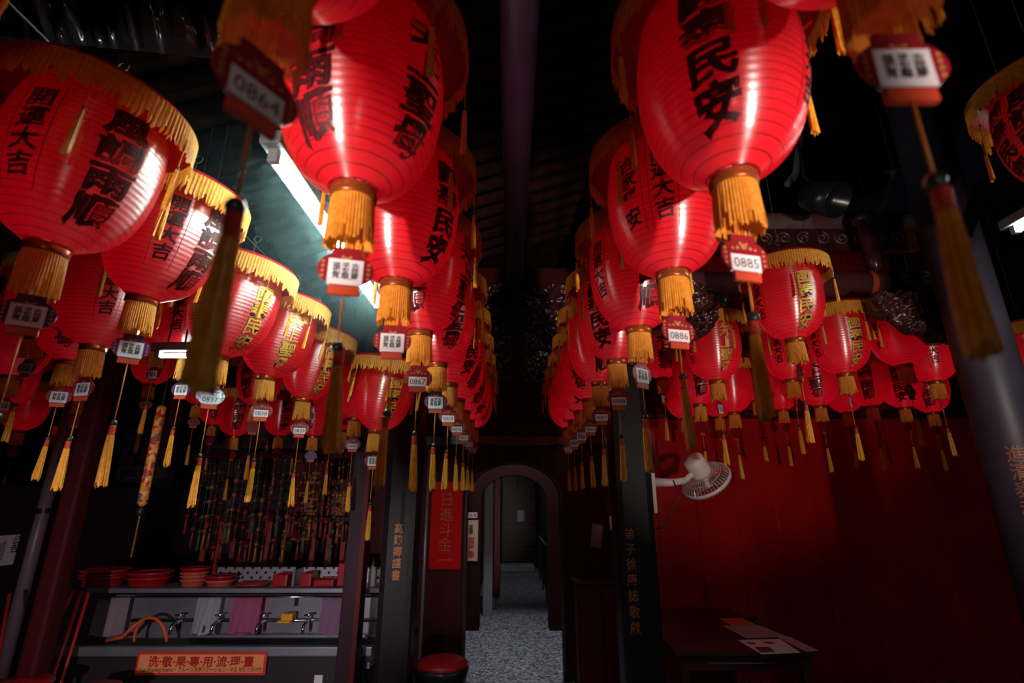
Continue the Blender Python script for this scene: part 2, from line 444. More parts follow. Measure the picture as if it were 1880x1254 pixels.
NLAN = [0]
def lantern(p, texts, label, group, tagno=None, trot=0, tmat=None, lod=2, bulb=1.0, scale=1.0, drop=0, tilt=0):
    """p = centre of the lantern's bottom opening; tagno '#' shows the card side"""
    NLAN[0] += 1; rnd = random.Random(NLAN[0]*13+1)
    r = thing('lantern', label, 'lantern', p, 0, group)
    s = K*scale; r.scale = (s, s, s)
    put('shell', M_SHELL, r); put('top_cap', M_CAP, r)
    put('cap_fringe', M_CAPF, r, rz=rnd.uniform(0, 6))
    put('collar', M_COLLAR, r); put('bottom_fringe', M_BOTF, r, rz=rnd.uniform(0, 6))
    put('hanger', M_HANG, r)
    t = put('tassel', M_TAS[NLAN[0] % 3], r, (rnd.uniform(-.004, .004), 0, -.432), rnd.uniform(0, 6))
    t.rotation_euler = (rnd.uniform(-.03, .03), rnd.uniform(-.03, .03), rnd.uniform(0, 6))
    t.location.z -= drop
    ck = (.135+drop)/.135; c_ = put('cord', M_CORD, r, (0, 0, -.285+.285*ck)); c_.scale = (1, 1, ck)
    put('bead', M_BEAD, r, (0, 0, -.418-drop))
    if lod >= 1:
        put('binding', M_BIND, t)
        n0 = rnd.uniform(0, .9)
        for i in range(6):
            a = n0+2*pi*i/6
            st = put('side_tassel', M_SIDE, r, (.284*cos(a), .284*sin(a), .335), rnd.uniform(0, 6))
            if lod >= 2: put('bead', M_SBEAD, st, (0, 0, .006))
    g = put('number_tag', tmat or M_TAGR, r, rz=R(trot))
    put('tag_bar', M_TAGBAR, g)
    if lod >= 1:
        put('tag_pattern', M_TDECO, g)
        pl, tx = plate_me(tagno or '#')
        q = put('number_plate', pl, g); put('lettering', tx, g)
        pl2, tx2 = plate_me('#' if (tagno and tagno != '#') else '08%02d' % (40+NLAN[0] % 59))
        q = put('number_plate', pl2, g, rz=pi); put('lettering', tx2, g, rz=pi)
    for code, az in texts: letters(r, code, az)
    if tilt:
        T_ = Matrix.Rotation(R(tilt), 4, 'Y')
        for ch in C.objects:
            if ch.parent is r and ch.name.split('.')[0] not in ('number_tag', 'cord', 'bead', 'tassel', 'bottom_fringe'):
                ch.matrix_basis = T_ @ ch.matrix_basis
    if bulb:
        lamp('bulb', 'POINT', (0, 0, .15), BULB_W*bulb, (1, .11, .36), .03, parent=r)
    return r
ORD = ['first', 'second', 'third', 'fourth', 'fifth', 'sixth', 'seventh', 'eighth', 'ninth', 'tenth', 'eleventh', 'twelfth', 'thirteenth']

# ------------------------------------------------------------------ setting: floor, walls, ceiling
YW = 5.68          # back wall plane with the first arch
def tile_mat():
    m = bpy.data.materials.new('terrazzo'); m.use_nodes = True; nt = m.node_tree; N = nt.nodes; L = nt.links
    b = N['Principled BSDF']; b.inputs['Roughness'].default_value = .38
    tc = N.new('ShaderNodeTexCoord')
    v = N.new('ShaderNodeTexVoronoi'); v.inputs['Scale'].default_value = 48; L.new(tc.outputs['Object'], v.inputs['Vector'])
    r = N.new('ShaderNodeValToRGB'); e = r.color_ramp.elements
    e[0].position = .0; e[0].color = (.03, .03, .036, 1); e[1].position = .9; e[1].color = (.46, .44, .48, 1)
    x = e.new(.45); x.color = (.17, .17, .19, 1)
    sp = N.new('ShaderNodeSeparateColor'); L.new(v.outputs['Color'], sp.inputs[0]); L.new(sp.outputs[0], r.inputs[0])
    L.new(r.outputs[0], b.inputs['Base Color'])
    return m
def brick_mat(name, c1, c2, mortar, scale, bw=.5, rh=.25):
    m = bpy.data.materials.new(name); m.use_nodes = True; nt = m.node_tree; N = nt.nodes; L = nt.links
    b = N['Principled BSDF']; b.inputs['Roughness'].default_value = .3
    tc = N.new('ShaderNodeTexCoord'); mp = N.new('ShaderNodeMapping'); mp.inputs['Rotation'].default_value = (pi/2, 0, 0)
    L.new(tc.outputs['Object'], mp.inputs[0])
    t = N.new('ShaderNodeTexBrick'); t.inputs['Color1'].default_value = (*c1, 1); t.inputs['Color2'].default_value = (*c2, 1)
    t.inputs['Mortar'].default_value = (*mortar, 1); t.inputs['Scale'].default_value = scale; t.inputs['Mortar Size'].default_value = .012
    t.inputs['Brick Width'].default_value = bw; t.inputs['Row Height'].default_value = rh
    L.new(mp.outputs[0], t.inputs['Vector']); L.new(t.outputs['Color'], b.inputs['Base Color'])
    bp = N.new('ShaderNodeBump'); bp.inputs['Strength'].default_value = .4; bp.inputs['Distance'].default_value = .01
    L.new(t.outputs['Fac'], bp.inputs['Height']); bp.invert = True; L.new(bp.outputs[0], b.inputs['Normal'])
    return m
struct('floor', bbox(-6.2, 6.2, -3, 15.5, -.1, 0), tile_mat(), 'grey speckled terrazzo floor')
def arch_wall(x0, x1, ztop, ax0, ax1, zs, rz, y0, y1):
    bm = bmesh.new(); cx = (ax0+ax1)/2; rx = (ax1-ax0)/2
    poly = [(x0, 0), (ax0, 0)] + [(cx-rx*cos(pi*i/24), zs+rz*sin(pi*i/24)) for i in range(25)] + [(ax1, 0), (x1, 0), (x1, ztop), (x0, ztop)]
    # split in quads from the arch up to the top so that the face stays simple
    def strip(pa, pb):
        a = [bm.verts.new((x, y, z)) for y in (y0, y1) for x, z in (pa, pb)]
        b = [bm.verts.new((x, y, ztop)) for y in (y0, y1) for x, _ in (pa, pb)]
        bm.faces.new((a[0], a[1], b[1], b[0])); bm.faces.new((a[3], a[2], b[2], b[3])); bm.faces.new((a[1], a[0], a[2], a[3]))
        bm.faces.new((b[0], b[1], b[3], b[2]))
    pts = poly[2:27]
    for pa, pb in zip(pts, pts[1:]): strip(pa, pb)
    strip((x0, 0), (ax0, 0)); strip((ax1, 0), (x1, 0))
    for x in (ax0, ax1):
        bm.faces.new([bm.verts.new(q) for q in ((x, y0, 0), (x, y1, 0), (x, y1, zs), (x, y0, zs))])
    for x in (x0, x1):
        bm.faces.new([bm.verts.new(q) for q in ((x, y0, 0), (x, y1, 0), (x, y1, ztop), (x, y0, ztop))])
    bmesh.ops.remove_doubles(bm, verts=bm.verts[:], dist=1e-5); bmesh.ops.recalc_face_normals(bm, faces=bm.faces[:])
    return bm
struct('wall_back', arch_wall(-.95, 1.12, 4.4, -.49, .525, EYE+.0, .378, YW, YW+.22), DARKRED, 'dark red wall with arched doorway at the end of the aisle')
def arch_trim(ax0, ax1, zs, rz, y, r=.028):
    bm = bmesh.new(); cx = (ax0+ax1)/2; rx = (ax1-ax0)/2
    pts = [(ax0, y, 0)] + [(cx-rx*cos(pi*i/20), y, zs+rz*sin(pi*i/20)) for i in range(21)] + [(ax1, y, 0)]
    return tube(bm, pts, r, 8)
struct('trim_1', arch_trim(-.49, .525, EYE, .378, YW-.004), mat('worn_grey_trim', (.07, .035, .038), .5, noise_col=(.04, .015, .016), nscale=20), 'worn grey moulding round the front arch', True)
Y2 = 7.65
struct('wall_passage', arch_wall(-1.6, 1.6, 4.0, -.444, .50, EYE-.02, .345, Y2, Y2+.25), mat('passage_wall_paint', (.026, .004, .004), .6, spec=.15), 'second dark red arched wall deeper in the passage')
struct('wall_passage_left', bbox(-1.62, -.95, YW, Y2, 0, 4.0), DARKRED)
struct('wall_passage_right', bbox(1.12, 1.62, YW, Y2, 0, 4.0), DARKRED)
struct('wall_corridor_left', bbox(-1.6, -.62, Y2+.25, 14.2, 0, 3.6), DARKVOID)
struct('wall_corridor_right', bbox(.66, 1.6, Y2+.25, 14.2, 0, 3.6), DARKVOID)
struct('wall_corridor_end', bbox(-1.6, 1.6, 14.2, 14.4, 0, 3.6), DARKVOID)
struct('ceiling_passage', bbox(-1.6, 1.6, YW+.22, 14.4, 3.6, 3.7), DARKWOOD)
# right bay: glossy red lacquer wall, planked
def plank_wall(x0, x1, y0, y1, z0, z1, step=.42, g=.006):
    bm = bmesh.new(); x = x0; rnd = random.Random(3)
    prof2 = []
    while x < x1-1e-4:
        xe = min(x+step, x1)
        d = rnd.uniform(-.004, .004)
        prof2 += [(x+g, y0+d), (xe-g, y0+d), (xe, y0+.008)]
        x = xe
    lo = [bm.verts.new((a, b, z0)) for a, b in prof2]; hi = [bm.verts.new((a, b, z1)) for a, b in prof2]
    for i in range(len(prof2)-1): bm.faces.new((lo[i], lo[i+1], hi[i+1], hi[i]))
    box(bm, x0, x1, y0+.009, y1, z0, z1)
    return bm
XR = .905*YW
struct('wall_back_right', plank_wall(1.12, XR, YW-.03, YW+.2, 0, 2.55), LACQ, 'glossy dark red panelled wall behind the table')
struct('trim_2', bbox(1.12, XR, YW-.07, YW+.2, 2.55, 2.62, .008), mat('black_rail', (.03, .004, .005), .3), 'dark rail along the top of the red panelled wall')
struct('wall_back_right_upper', bbox(1.12, XR, YW+.6, YW+.7, 2.4, 5.0), LACQ)
struct('wall_right', bbox(6.0, 6.2, -3, YW+.5, 0, 5.6), DARKVOID)
struct('wall_right_return', bbox(XR, XR+.16, YW-.25, YW+.6, 0, 5.0), mat('black_post_paint', (.012, .008, .009), .5))
struct('wall_right_beyond', bbox(XR+.16, 6.2, YW+.5, YW+.7, 0, 5.2), LACQ)
struct('wall_left', bbox(-6.2, -6.0, -3, 8.2, 0, 4.2), DARKVOID)
struct('wall_back_left', bbox(-6.2, -.95, 7.2, 7.4, 0, 4.4), brick_mat('dark_glazed_brick', (.030, .022, .024), (.022, .015, .017), (.07, .06, .065), 2.2), 'dark glazed brick wall at the back of the left bay')
# ceiling: one slope rising to the right, round rafters under it
def zc(x): return EYE+2.95+.32*x
def ceil_bm():
    bm = bmesh.new()
    a = [bm.verts.new((x, y, zc(x)+dz)) for dz in (0, .1) for x, y in ((-6.2, -3), (6.2, -3), (6.2, 7.4), (-6.2, 7.4))]
    for f in ((0, 1, 2, 3), (7, 6, 5, 4), (0, 4, 5, 1), (1, 5, 6, 2), (2, 6, 7, 3), (3, 7, 4, 0)): bm.faces.new([a[i] for i in f])
    return bm
struct('ceiling', ceil_bm(), DARKWOOD, 'dark sloping timber roof above the lanterns')
M_RAFT = mesh_of('rafter', tube(bmesh.new(), [(-2.2, 0, zc(-2.2)-.055), (5.5, 0, zc(5.5)-.055)], .055, 10), DARKWOOD)
for i in range(24):
    tag(put('rafter', M_RAFT, None, (0, .3+i*.225, 0)), 'round dark timber rafter under the sloping roof', 'rafter', 'rafters under the roof')
o = obj('ridge_beam', tube(bmesh.new(), [(.045, -.6, EYE+2.45), (.03, YW, EYE+2.45)], .105, 20), PURBEAM, smooth=True)
tag(o, 'long purple painted beam running over the aisle', 'beam')
# upper wall over the arch: carved lintel
struct('trim_3', bbox(-.95, 1.12, YW-.10, YW, EYE+1.02, EYE+1.17, .012), CARVE, 'dark lintel over the arch')
struct('trim_4', bbox(-.95, 1.12, YW-.07, YW, EYE+.55, EYE+.66, .012), CARVE, 'lower dark lintel over the arch')

# ------------------------------------------------------------------ carved timber
def relief_bm(inside, x0, x1, z0, z1, nx, nz, amp, scale, seed, thick=.05):
    """connected relief: grid in x,z facing -y, deep scrolls, closed at the back"""
    bm = bmesh.new(); V = {}
    ins = {}
    for i in range(nx+1):
        for k in range(nz+1):
            x = x0+(x1-x0)*i/nx; z = z0+(z1-z0)*k/nz
            if inside(x, z): ins[(i, k)] = (x, z)
    for (i, k), (x, z) in ins.items():
        p = Vector((x*scale+seed, z*scale, seed*.7))
        q = p + 1.1*Vector((noise.noise(p*.9), noise.noise(p*.9+Vector((9, 3, 1))), 0))
        h = abs(noise.noise(q*1.3))*1.5 + .5*abs(noise.noise(q*3.1)) + .25*noise.noise(q*7)
        h = 1-min(1, h*1.25)
        V[(i, k)] = bm.verts.new((x, -thick-amp*h, z))
    B = {}
    for (i, k) in ins:
        cell = [(i, k), (i+1, k), (i+1, k+1), (i, k+1)]
        if all(c in V for c in cell):
            bm.faces.new([V[c] for c in cell])
    bmesh.ops.delete(bm, geom=[v for v in bm.verts if not v.link_faces], context='VERTS')
    be = [e for e in bm.edges if e.is_boundary]
    r = bmesh.ops.extrude_edge_only(bm, edges=be)
    for v in [g for g in r['geom'] if isinstance(g, bmesh.types.BMVert)]: v.co.y = 0
    be = [e for e in bm.edges if e.is_boundary]
    bmesh.ops.holes_fill(bm, edges=be, sides=0)
    bmesh.ops.recalc_face_normals(bm, faces=bm.faces[:])
    return bm

# ------------------------------------------------------------------ columns and beams of the front colonnade
YC = 4.15
def column_bm(w, h, bev, d=None):
    d = d or w
    return bbox(-w/2, w/2, -d/2, d/2, 0, h, bev)
def gold_column(loc, w, rz, label, txt, tz, ts, tspace, x_off=0, face=-1):
    t = thing('stone_column', label, 'column', loc, rz)
    obj('shaft', column_bm(w, zc(loc[0])-.2, .05), BLACKSTONE, t)
    obj('base', column_bm(w+.1, .16, .03), BLACKSTONE, t)
    bm = letter_bm('\n'.join(txt), ts, .001, tspace, .9, Matrix.Translation((x_off, -w/2-.002, tz)))
    obj('lettering', bm, mat('worn_gold_letters', (.36, .12, .03), .45, metal=.2), t)
    return t
pL = atY(729, 1000, YC-.15); pR = atY(1172, 1000, YC-.15)
gold_column((pL.x, YC, 0), .255, 0, 'square black stone column with gold characters beside the washing sink', '高魏卿謹書', atY(729, 1013, YC-.15).z, .074, 1.08)
gold_column((pR.x, YC, 0), .285, 0, 'square black stone column with red gold characters carrying the wall fan', '弟子徐康誌敬獻', atY(1155, 1065, YC-.15).z, .085, 1.22, -.06)
# red post between sink and column
pp = atY(651, 1080, 4.02)
t = thing('timber_post', 'dark red square timber post in front of the washing sink', 'post', (pp.x, 4.02, 0))
obj('shaft', column_bm(.135, zc(pp.x)-.17, .008), mat('dull_purple_paint', (.030, .008, .014), .5, spec=.2), t)
obj('edge_strip', bbox(.028, .066, -.074, -.066, .1, 3.2, .003), mat('brighter_red_paint', (.09, .006, .007), .5, spec=.2), t)
pl = atY(118, 1000, 3.75)
o = obj('red_post', column_bm(.13, zc(pl.x)-.2, .03), DARKRED, None, (pl.x, 3.75, 0)); tag(o, 'broad dull red timber post standing left of the washing sink', 'post')
# big round column on the far right
pc = atY(1850, 800, 2.7)
t = thing('round_column', 'round smooth grey purple column with worn gold characters near the right wall', 'column', (pc.x, 2.7, 0))
obj('shaft', lathe(bmesh.new(), [(.138, 0), (.138, zc(pc.x)-.25)], 40), mat('grey_purple_plaster', (.045, .030, .046), .45, noise_col=(.034, .023, .035), nscale=5), t, smooth=True)
obj('base', lathe(bmesh.new(), [(.23, 0), (.25, .08), (.20, .2), (.17, .24)], 32), BLACKSTONE, t, smooth=True)
bm = letter_bm('進\n清\n泰\n和\n光', .088, .001, 1.0, .9)
for v in bm.verts:
    a = v.co.x/.140 - .70; v.co = Vector((.140*sin(a), -.140*cos(a), v.co.z+atY(1850, 900, 2.6).z))
obj('lettering', bm, mat('worn_bronze_letters', (.22, .07, .035), .45, metal=.2), t)
# horizontal painted beam
YB = 3.35
pb0 = atY(1260, 522, YB); pb1 = atY(1745, 520, YB)
t = thing('painted_beam', 'round horizontal timber beam with painted cloud end across the right bay', 'beam', (0, YB, pb0.z))
obj('log', tube(bmesh.new(), [(.85, 0, 0), (pb1.x, 0, 0)], .095, 24), mat('brown_painted_log', (.13, .035, .03), .32, noise_col=(.07, .02, .03), nscale=6), t, smooth=True)
def scroll(cx, cz, r, turns=1.6, flip=1, a0=0):
    n = 22; return [(cx+flip*r*(1-.8*i/n)*cos(a0+turns*2*pi*i/n), 0, cz+r*(1-.8*i/n)*sin(a0+turns*2*pi*i/n)) for i in range(n+1)]
TEAL = mat('pale_teal_paint', (.16, .22, .22), .4); ORP = mat('orange_red_paint', (.40, .06, .02), .4)
bm = bmesh.new()
for s in (0, .13, .26):
    tube(bm, [(p[0], -.094, p[2]) for p in scroll(pb1.x-.12-s, .01, .045, 1.4, 1 if s != .13 else -1, s*9)], .007, 6)
obj('cloud_scroll', bm, TEAL, t)
obj('end_band', lathe(bmesh.new(), [(.098, pb1.x-.62), (.099, pb1.x-.60), (.098, pb1.x-.58)], 24, Matrix.Rotation(pi/2, 4, 'Y'), False, False), ORP, t, smooth=True)
# second upper beam + carved frieze under it
pu = atY(1460, 408, 3.6)
t = thing('painted_beam', 'upper dark beam behind the hanging spotlight with carved scroll board below', 'beam', (0, 3.6, pu.z))
obj('log', tube(bmesh.new(), [(1.0, 0, 0), (3.3, 0, 0)], .075, 20), mat('grey_red_log', (.12, .04, .035), .4, noise_col=(.16, .10, .10), nscale=7), t, smooth=True)
zf0 = atY(1460, 455, 3.6).z - pu.z; zf1 = atY(1460, 425, 3.6).z-pu.z
bd = obj('scroll_board', bbox(1.1, 3.2, -.02, .03, zf0-.03, zf1+.02), CARVE, t)
bm = bmesh.new()
x = 1.25; k = 0
while x < 3.1:
    tube(bm, [(p[0], -.024, p[2]) for p in scroll(x, (zf0+zf1)/2, .055, 1.5, 1 if k % 2 else -1, k)], .008, 6); x += .15; k += 1
obj('scroll_pattern', bm, mat('scroll_grey', (.10, .055, .06), .4), bd)
# short strut standing on the beam, right of centre
ps = atY(1600, 460, YB)
t = thing('beam_strut', 'short dark round strut standing on the painted beam', 'strut', (ps.x, YB, pb0.z+.09))
obj('strut_body', lathe(bmesh.new(), [(.012, -.015), (.05, .05), (.06, .12), (.055, .42), (.04, .46)], 16), CARVE, t, smooth=True)
obj('collar', lathe(bmesh.new(), [(.065, .40), (.085, .42), (.085, .45), (.065, .47)], 16), CARVE, t, smooth=True)
# carved dragon bracket under the beam by the round column
bx0 = atY(1600, 550, 3.0).x; bx1 = atY(1757, 550, 3.0).x; bz1 = atY(1680, 541, 3.0).z; bz0 = atY(1700, 628, 3.0).z
def brk(x, z):
    u = (x-bx0)/(bx1-bx0); t = (bz1-z)/(bz1-bz0)
    if not (0 <= u <= 1 and 0 <= t <= 1): return False
    return t <= .32+.72*min(1, u*1.55)**.9 + .05*sin(u*22)
o = obj('carved_bracket', relief_bm(brk, bx0, bx1, bz0, bz1, 90, 52, .075, 16, 4.2, .06), CARVE, None, (0, 3.06, 0), smooth=True)
tag(o, 'ornate dark carved corner bracket under the beam beside the round column', 'carving')
def brk2(x, z): return abs(x/.55)**2+abs(z/.21)**2*(1+.3*sin(9*x)) < 1
pk = atY(225, 52, 1.42)
o = obj('carved_bracket', relief_bm(brk2, -.56, .56, -.25, .25, 90, 40, .16, 8, 1.7, .05), mat('black_gloss_carving', (.012, .008, .009), .14, spec=.7), None, (pk.x, 1.5, pk.z), smooth=True)
o.rotation_euler = (R(-42), 0, R(8)); tag(o, 'large black glossy carving in the dark roof above the biggest side lantern', 'carving')
# carved round medallion and panels around the end of the aisle
def disc(x, z): return x*x+z*z < .19**2
pq = atY(1262, 570, 2.95)
o = obj('carved_bracket', relief_bm(disc, -.2, .2, -.2, .2, 46, 46, .07, 14, 8.1, .05), CARVE, None, (pq.x, 3.0, pq.z), smooth=True)
tag(o, 'dark round carved ornament beside the top of the fan column', 'carving')
pq = atY(948, 572, YW-.12)
def fig(x, z): return abs(x) < .13*(1-.25*sin(z*14)) and abs(z) < .27
o = obj('carved_figure', relief_bm(fig, -.18, .18, -.28, .28, 40, 60, .10, 11, 2.9, .05), mat('dusty_carving', (.045, .022, .025), .5), None, (pq.x, YW-.1, pq.z), smooth=True)
tag(o, 'pale dusty carved figure hanging under the purple beam above the arch', 'carving')
for sx, lab in ((-.46, 'dark scroll carved panel over the arch, near the numbered lanterns'), (.60, 'dark scroll carved panel over the arch, near the 0886 lantern row')):
    o = obj('carved_board', relief_bm(lambda x, z: abs(x) < .47 and abs(z) < .62, -.48, .48, -.64, .64, 60, 76, .06, 9, 3+sx, .04), CARVE, None, (sx, YW-.02, EYE+1.86), smooth=True)
    tag(o, lab, 'carving')
o = obj('hanging_post', lathe(bmesh.new(), [(.01, 0), (.045, .05), (.05, .5), (.06, .52), (.06, .56), (.03, .58), (.03, .66)], 14), mat('greyed_wood', (.13, .08, .08), .5), None, (atY(950, 450, YW-.3).x, YW-.3, atY(950, 480, YW-.3).z), smooth=True)
tag(o, 'short turned hanging post at the end of the purple beam', 'post')

# ------------------------------------------------------------------ fluorescent tubes
def tube_light(name, p, q, label, r=.019, strength=60, wid=.07):
    p = Vector(p); q = Vector(q); d = (q-p).normalized()
    t = thing(name, label, 'light', p)
    up = Vector((0, 0, 1)); s = d.cross(up).normalized()
    bm = tube(bmesh.new(), [(0, 0, 0), q-p], r, 14)
    obj('glass_tube', bm, mat('lit_tube', (.9, 1, .97), .4, emit=(.70, 1.0, .93), estr=strength), t, smooth=True)
    M = Matrix(((s.x, d.x, up.x, 0), (s.y, d.y, up.y, 0), (s.z, d.z, up.z, 0), (0, 0, 0, 1)))
    L = (q-p).length
    obj('batten', bbox(-wid/2, wid/2, -.06, L+.06, r+.012, r+.06, .006, M), mat('grey_enamel', (.10, .11, .12), .5), t)
    for y in (-.03, L+.005):
        obj('end_holder', bbox(-.016, .016, y, y+.025, -r, r+.02, .003, M), mat('holder_plastic', (.16, .17, .17), .5), t)
    bm = bmesh.new()
    for y in (.15*L, .85*L): tube(bm, [M @ Vector((0, y, r+.055)), Vector(((M @ Vector((0, y, 0))).x, (M @ Vector((0, y, 0))).y, max(r+.2, zc(p.x)-p.z-.13)))], .005, 6)
    obj('suspension_rod', bm, WIRE, t)
    return t
p1 = atZ(507, 297, EYE+1.06); p2 = atZ(694, 560, EYE+1.06); p2.x = p1.x
tube_light('fluorescent_lamp', p1, p2, 'bright white fluorescent tube lamp above the side lantern row', .0175, 100)
q1 = atY(297, 653, 2.62); q2 = atY(342, 653, 2.62)
tube_light('fluorescent_lamp', q1, q2, 'short bright fluorescent tube low among the side lanterns left of tag 0837', .012, 45, .04)
q1 = atZ(1871, 421, EYE+1.25); q2 = Vector((q1.x, q1.y-.9, q1.z))
tube_light('fluorescent_lamp', q1, q2, 'white fluorescent tube cut by the frame beside the round column', .014, 34)

# ------------------------------------------------------------------ lantern rows
def vaz(p):  # azimuth of the camera seen from the lantern
    return math.degrees(atan2(-p[0], p[1]))
def pxl(u, v, Y): return atY(u, v, Y)
G1 = 'lanterns left of the aisle'; G2 = 'lanterns right of the aisle'; G3 = 'lanterns beside the tube lamp'; G4 = 'lanterns over the washing sink'; G5 = 'lanterns over the red wall'
Lpix = {0: (512, -52), 1: (650, 352), 2: (728, 520), 3: (772, 610), 4: (803, 668), 5: (825, 705)}
Ltag = ['0864', '#', '#', '0867', '#', '0869', '0870', '0871', '0872', '0873']
Ltxt = [[], [('F', -38), ('T', 43)], [('T', -44), ('K', 50)], [('F', -12), ('T', 70)], [('T', 24), ('F', -60)], [('K', 48)], [('T', 40)], [('F', 45)], [('K', 40)], [('T', 45)]]
Ltr = [45, 5, 2, 4, -3, 2, 3, 3, 0, -6]
for k in range(10):
    Y = .487+.497*k if k else .505
    p = atY(*Lpix[k], Y) if k in Lpix else Vector((-.372-.0005*k, Y, EYE+.655))
    tm = M_TAGP if k == 4 else None
    lab = {0: 'red lantern cut by the top frame edge with blurred gold tassel near the tube lamp',
           1: 'largest red lantern left of the aisle with bold characters 雨順'}.get(k, 'red lantern with tag %s, %s in the row left of the aisle' % (Ltag[k], ORD[k]) if Ltag[k] != '#' else 'red lantern with card side tag, %s in the row left of the aisle' % ORD[k])
    lantern(p, [(c, a+vaz(p)) for c, a in Ltxt[k]], lab, G1, Ltag[k], Ltr[k]+vaz(p)*.5, tm, 2 if k < 6 else 1, drop=(.0, .0, .06, .06, .05, .04, .04, .03, .02, .02)[k])
Rpix = {0: (1598, -82), 1: (1345, 328), 2: (1234, 503), 3: (1172, 604), 4: (1132, 662), 5: (1101, 703)}
Rtag = ['#', '0885', '0886', '#', '0888', '0889', '0890', '#', '#', '0893']
Rtxt = [[], [('K', -2), ('o', 78)], [('h', -34), ('o', 0)], [('o', -50), ('F', 22)], [('K', -24), ('F', 50)], [('F', 10)], [('T', -20)], [('K', 0)], [('T', 0)], [('F', 0)]]
Rtr = [12, 22, 20, 40, -4, 0, 2, 8, 0, 5]
for k in range(10):
    Y = .487+.497*k if k else .51
    if k == 1: Y = .97
    p = atY(*Rpix[k], Y) if k in Rpix else Vector((.515+.003*k, Y, EYE+.655))
    lab = {0: 'red lantern cut by the top frame edge over the blurred card tag', 1: 'largest red lantern right of the aisle with tag 0885 and bold 民安'}.get(
        k, 'red lantern with tag %s, %s in the row right of the aisle' % (Rtag[k], ORD[k]) if Rtag[k] != '#' else 'red lantern with card side tag, %s in the row right of the aisle' % ORD[k])
    lantern(p, [(c, a+vaz(p)) for c, a in Rtxt[k]], lab, G2, Rtag[k], Rtr[k]+vaz(p)*.3, None, 2 if k < 6 else 1, drop=(0, -.04, -.03, 0, .02, .02, .02, .02, .02, .02)[k])
# the row by the tube lamp
D = [(88, 452, 1.22, [('F', 22), ('o', -38)], '#', 12, M_TAGP, 'huge dark red lantern at the frame edge with bold gold edged characters'),
     (262, 547, 1.73, [('o', 2), ('F', 48)], '#', 20, M_TAGP, 'red lantern with small black 大吉 beside the huge dark lantern'),
     (400, 652, 2.26, [('k', 36), ('t', -50)], '0837', 20, M_TAGS, 'red lantern with silver-lit tag 0837 under the tube lamp'),
     (489, 691, 2.76, [('t', 22)], '0838', 14, None, 'red lantern with tag 0838 and gold 天上聖母'),
     (557, 732, 3.26, [('k', 30)], '0839', 8, None, 'red lantern with tag 0839 and brightly lit fringe'),
     (652, 768, 3.83, [('t', 20)], '0840', 0, None, 'red lantern at the far end of the tube lamp row, right of tag 0839'),
     (690, 790, 3.33, [('k', 20)], '#', 0, None, 'red lantern of the tube lamp row hanging in front of the stone column')]
for Y_, lab in ((.72, 'unseen red lantern added to the tube lamp row just outside the frame edge'), (.22, 'unseen red lantern added to the tube lamp row beside the camera')):  # unseen lanterns added to shade the huge lantern from a spotlight
    lantern((-1.22, Y_-.1, EYE+.64), [], lab, G3, '#', 0, None, 1)
for u, v, Y, tx, no, tr, tm, lab in D:
    p = atY(u, v, Y)
    lantern(p, [(c, a+vaz(p)) for c, a in tx], lab, G3, no, tr+vaz(p)*.5, tm, 2, drop=.11, tilt=9 if Y > 1.5 else 6)
PLACED = []
def note(): PLACED[:] = [(o.location.copy(), o.scale.x/K) for o in C.objects if o.get('category') == 'lantern']
def free(u, v, Y, ymax, sc=1.0):
    """slide a hanging lantern along its line of sight until it clears its neighbours"""
    note()
    for d in [0]+[x*.06*sg for x in range(1, 60) for sg in (1, -1)  if sg > 0 or x < 5]:
        y = Y+d
        if y > ymax or y < 1.9: continue
        p = atY(u, v, y)
        if p.z+.65 > zc(p.x)-.15: continue
        if abs(p.y-YC) < .42 and min(abs(p.x-c) for c in (-.86, .98, -3.1, -1.18)) < .42: continue
        if abs(p.y-3.75) < .4 and abs(p.x+3.1) < .4: continue
        if abs(p.y-2.7) < .46 and abs(p.x-2.6) < .46: continue
        if all(math.hypot(p.x-q.x, p.y-q.y) > (.257*(sc+s2)+.0) or abs(p.z-q.z) > 1.3 for q, s2 in PLACED): return p
    return None
def cord_up(o):
    L = (zc(o.location.x)-.02-o.location.z)/o.scale.z
    put('hanging_cord', M_HCORD, o, (0, 0, .70)).scale = (1, 1, max(.05, L-.70))
M_HCORD = mesh_of('hanging_cord', tube(bmesh.new(), [(0, 0, 0), (0, 0, 1)], .0028, 6), WIRE)
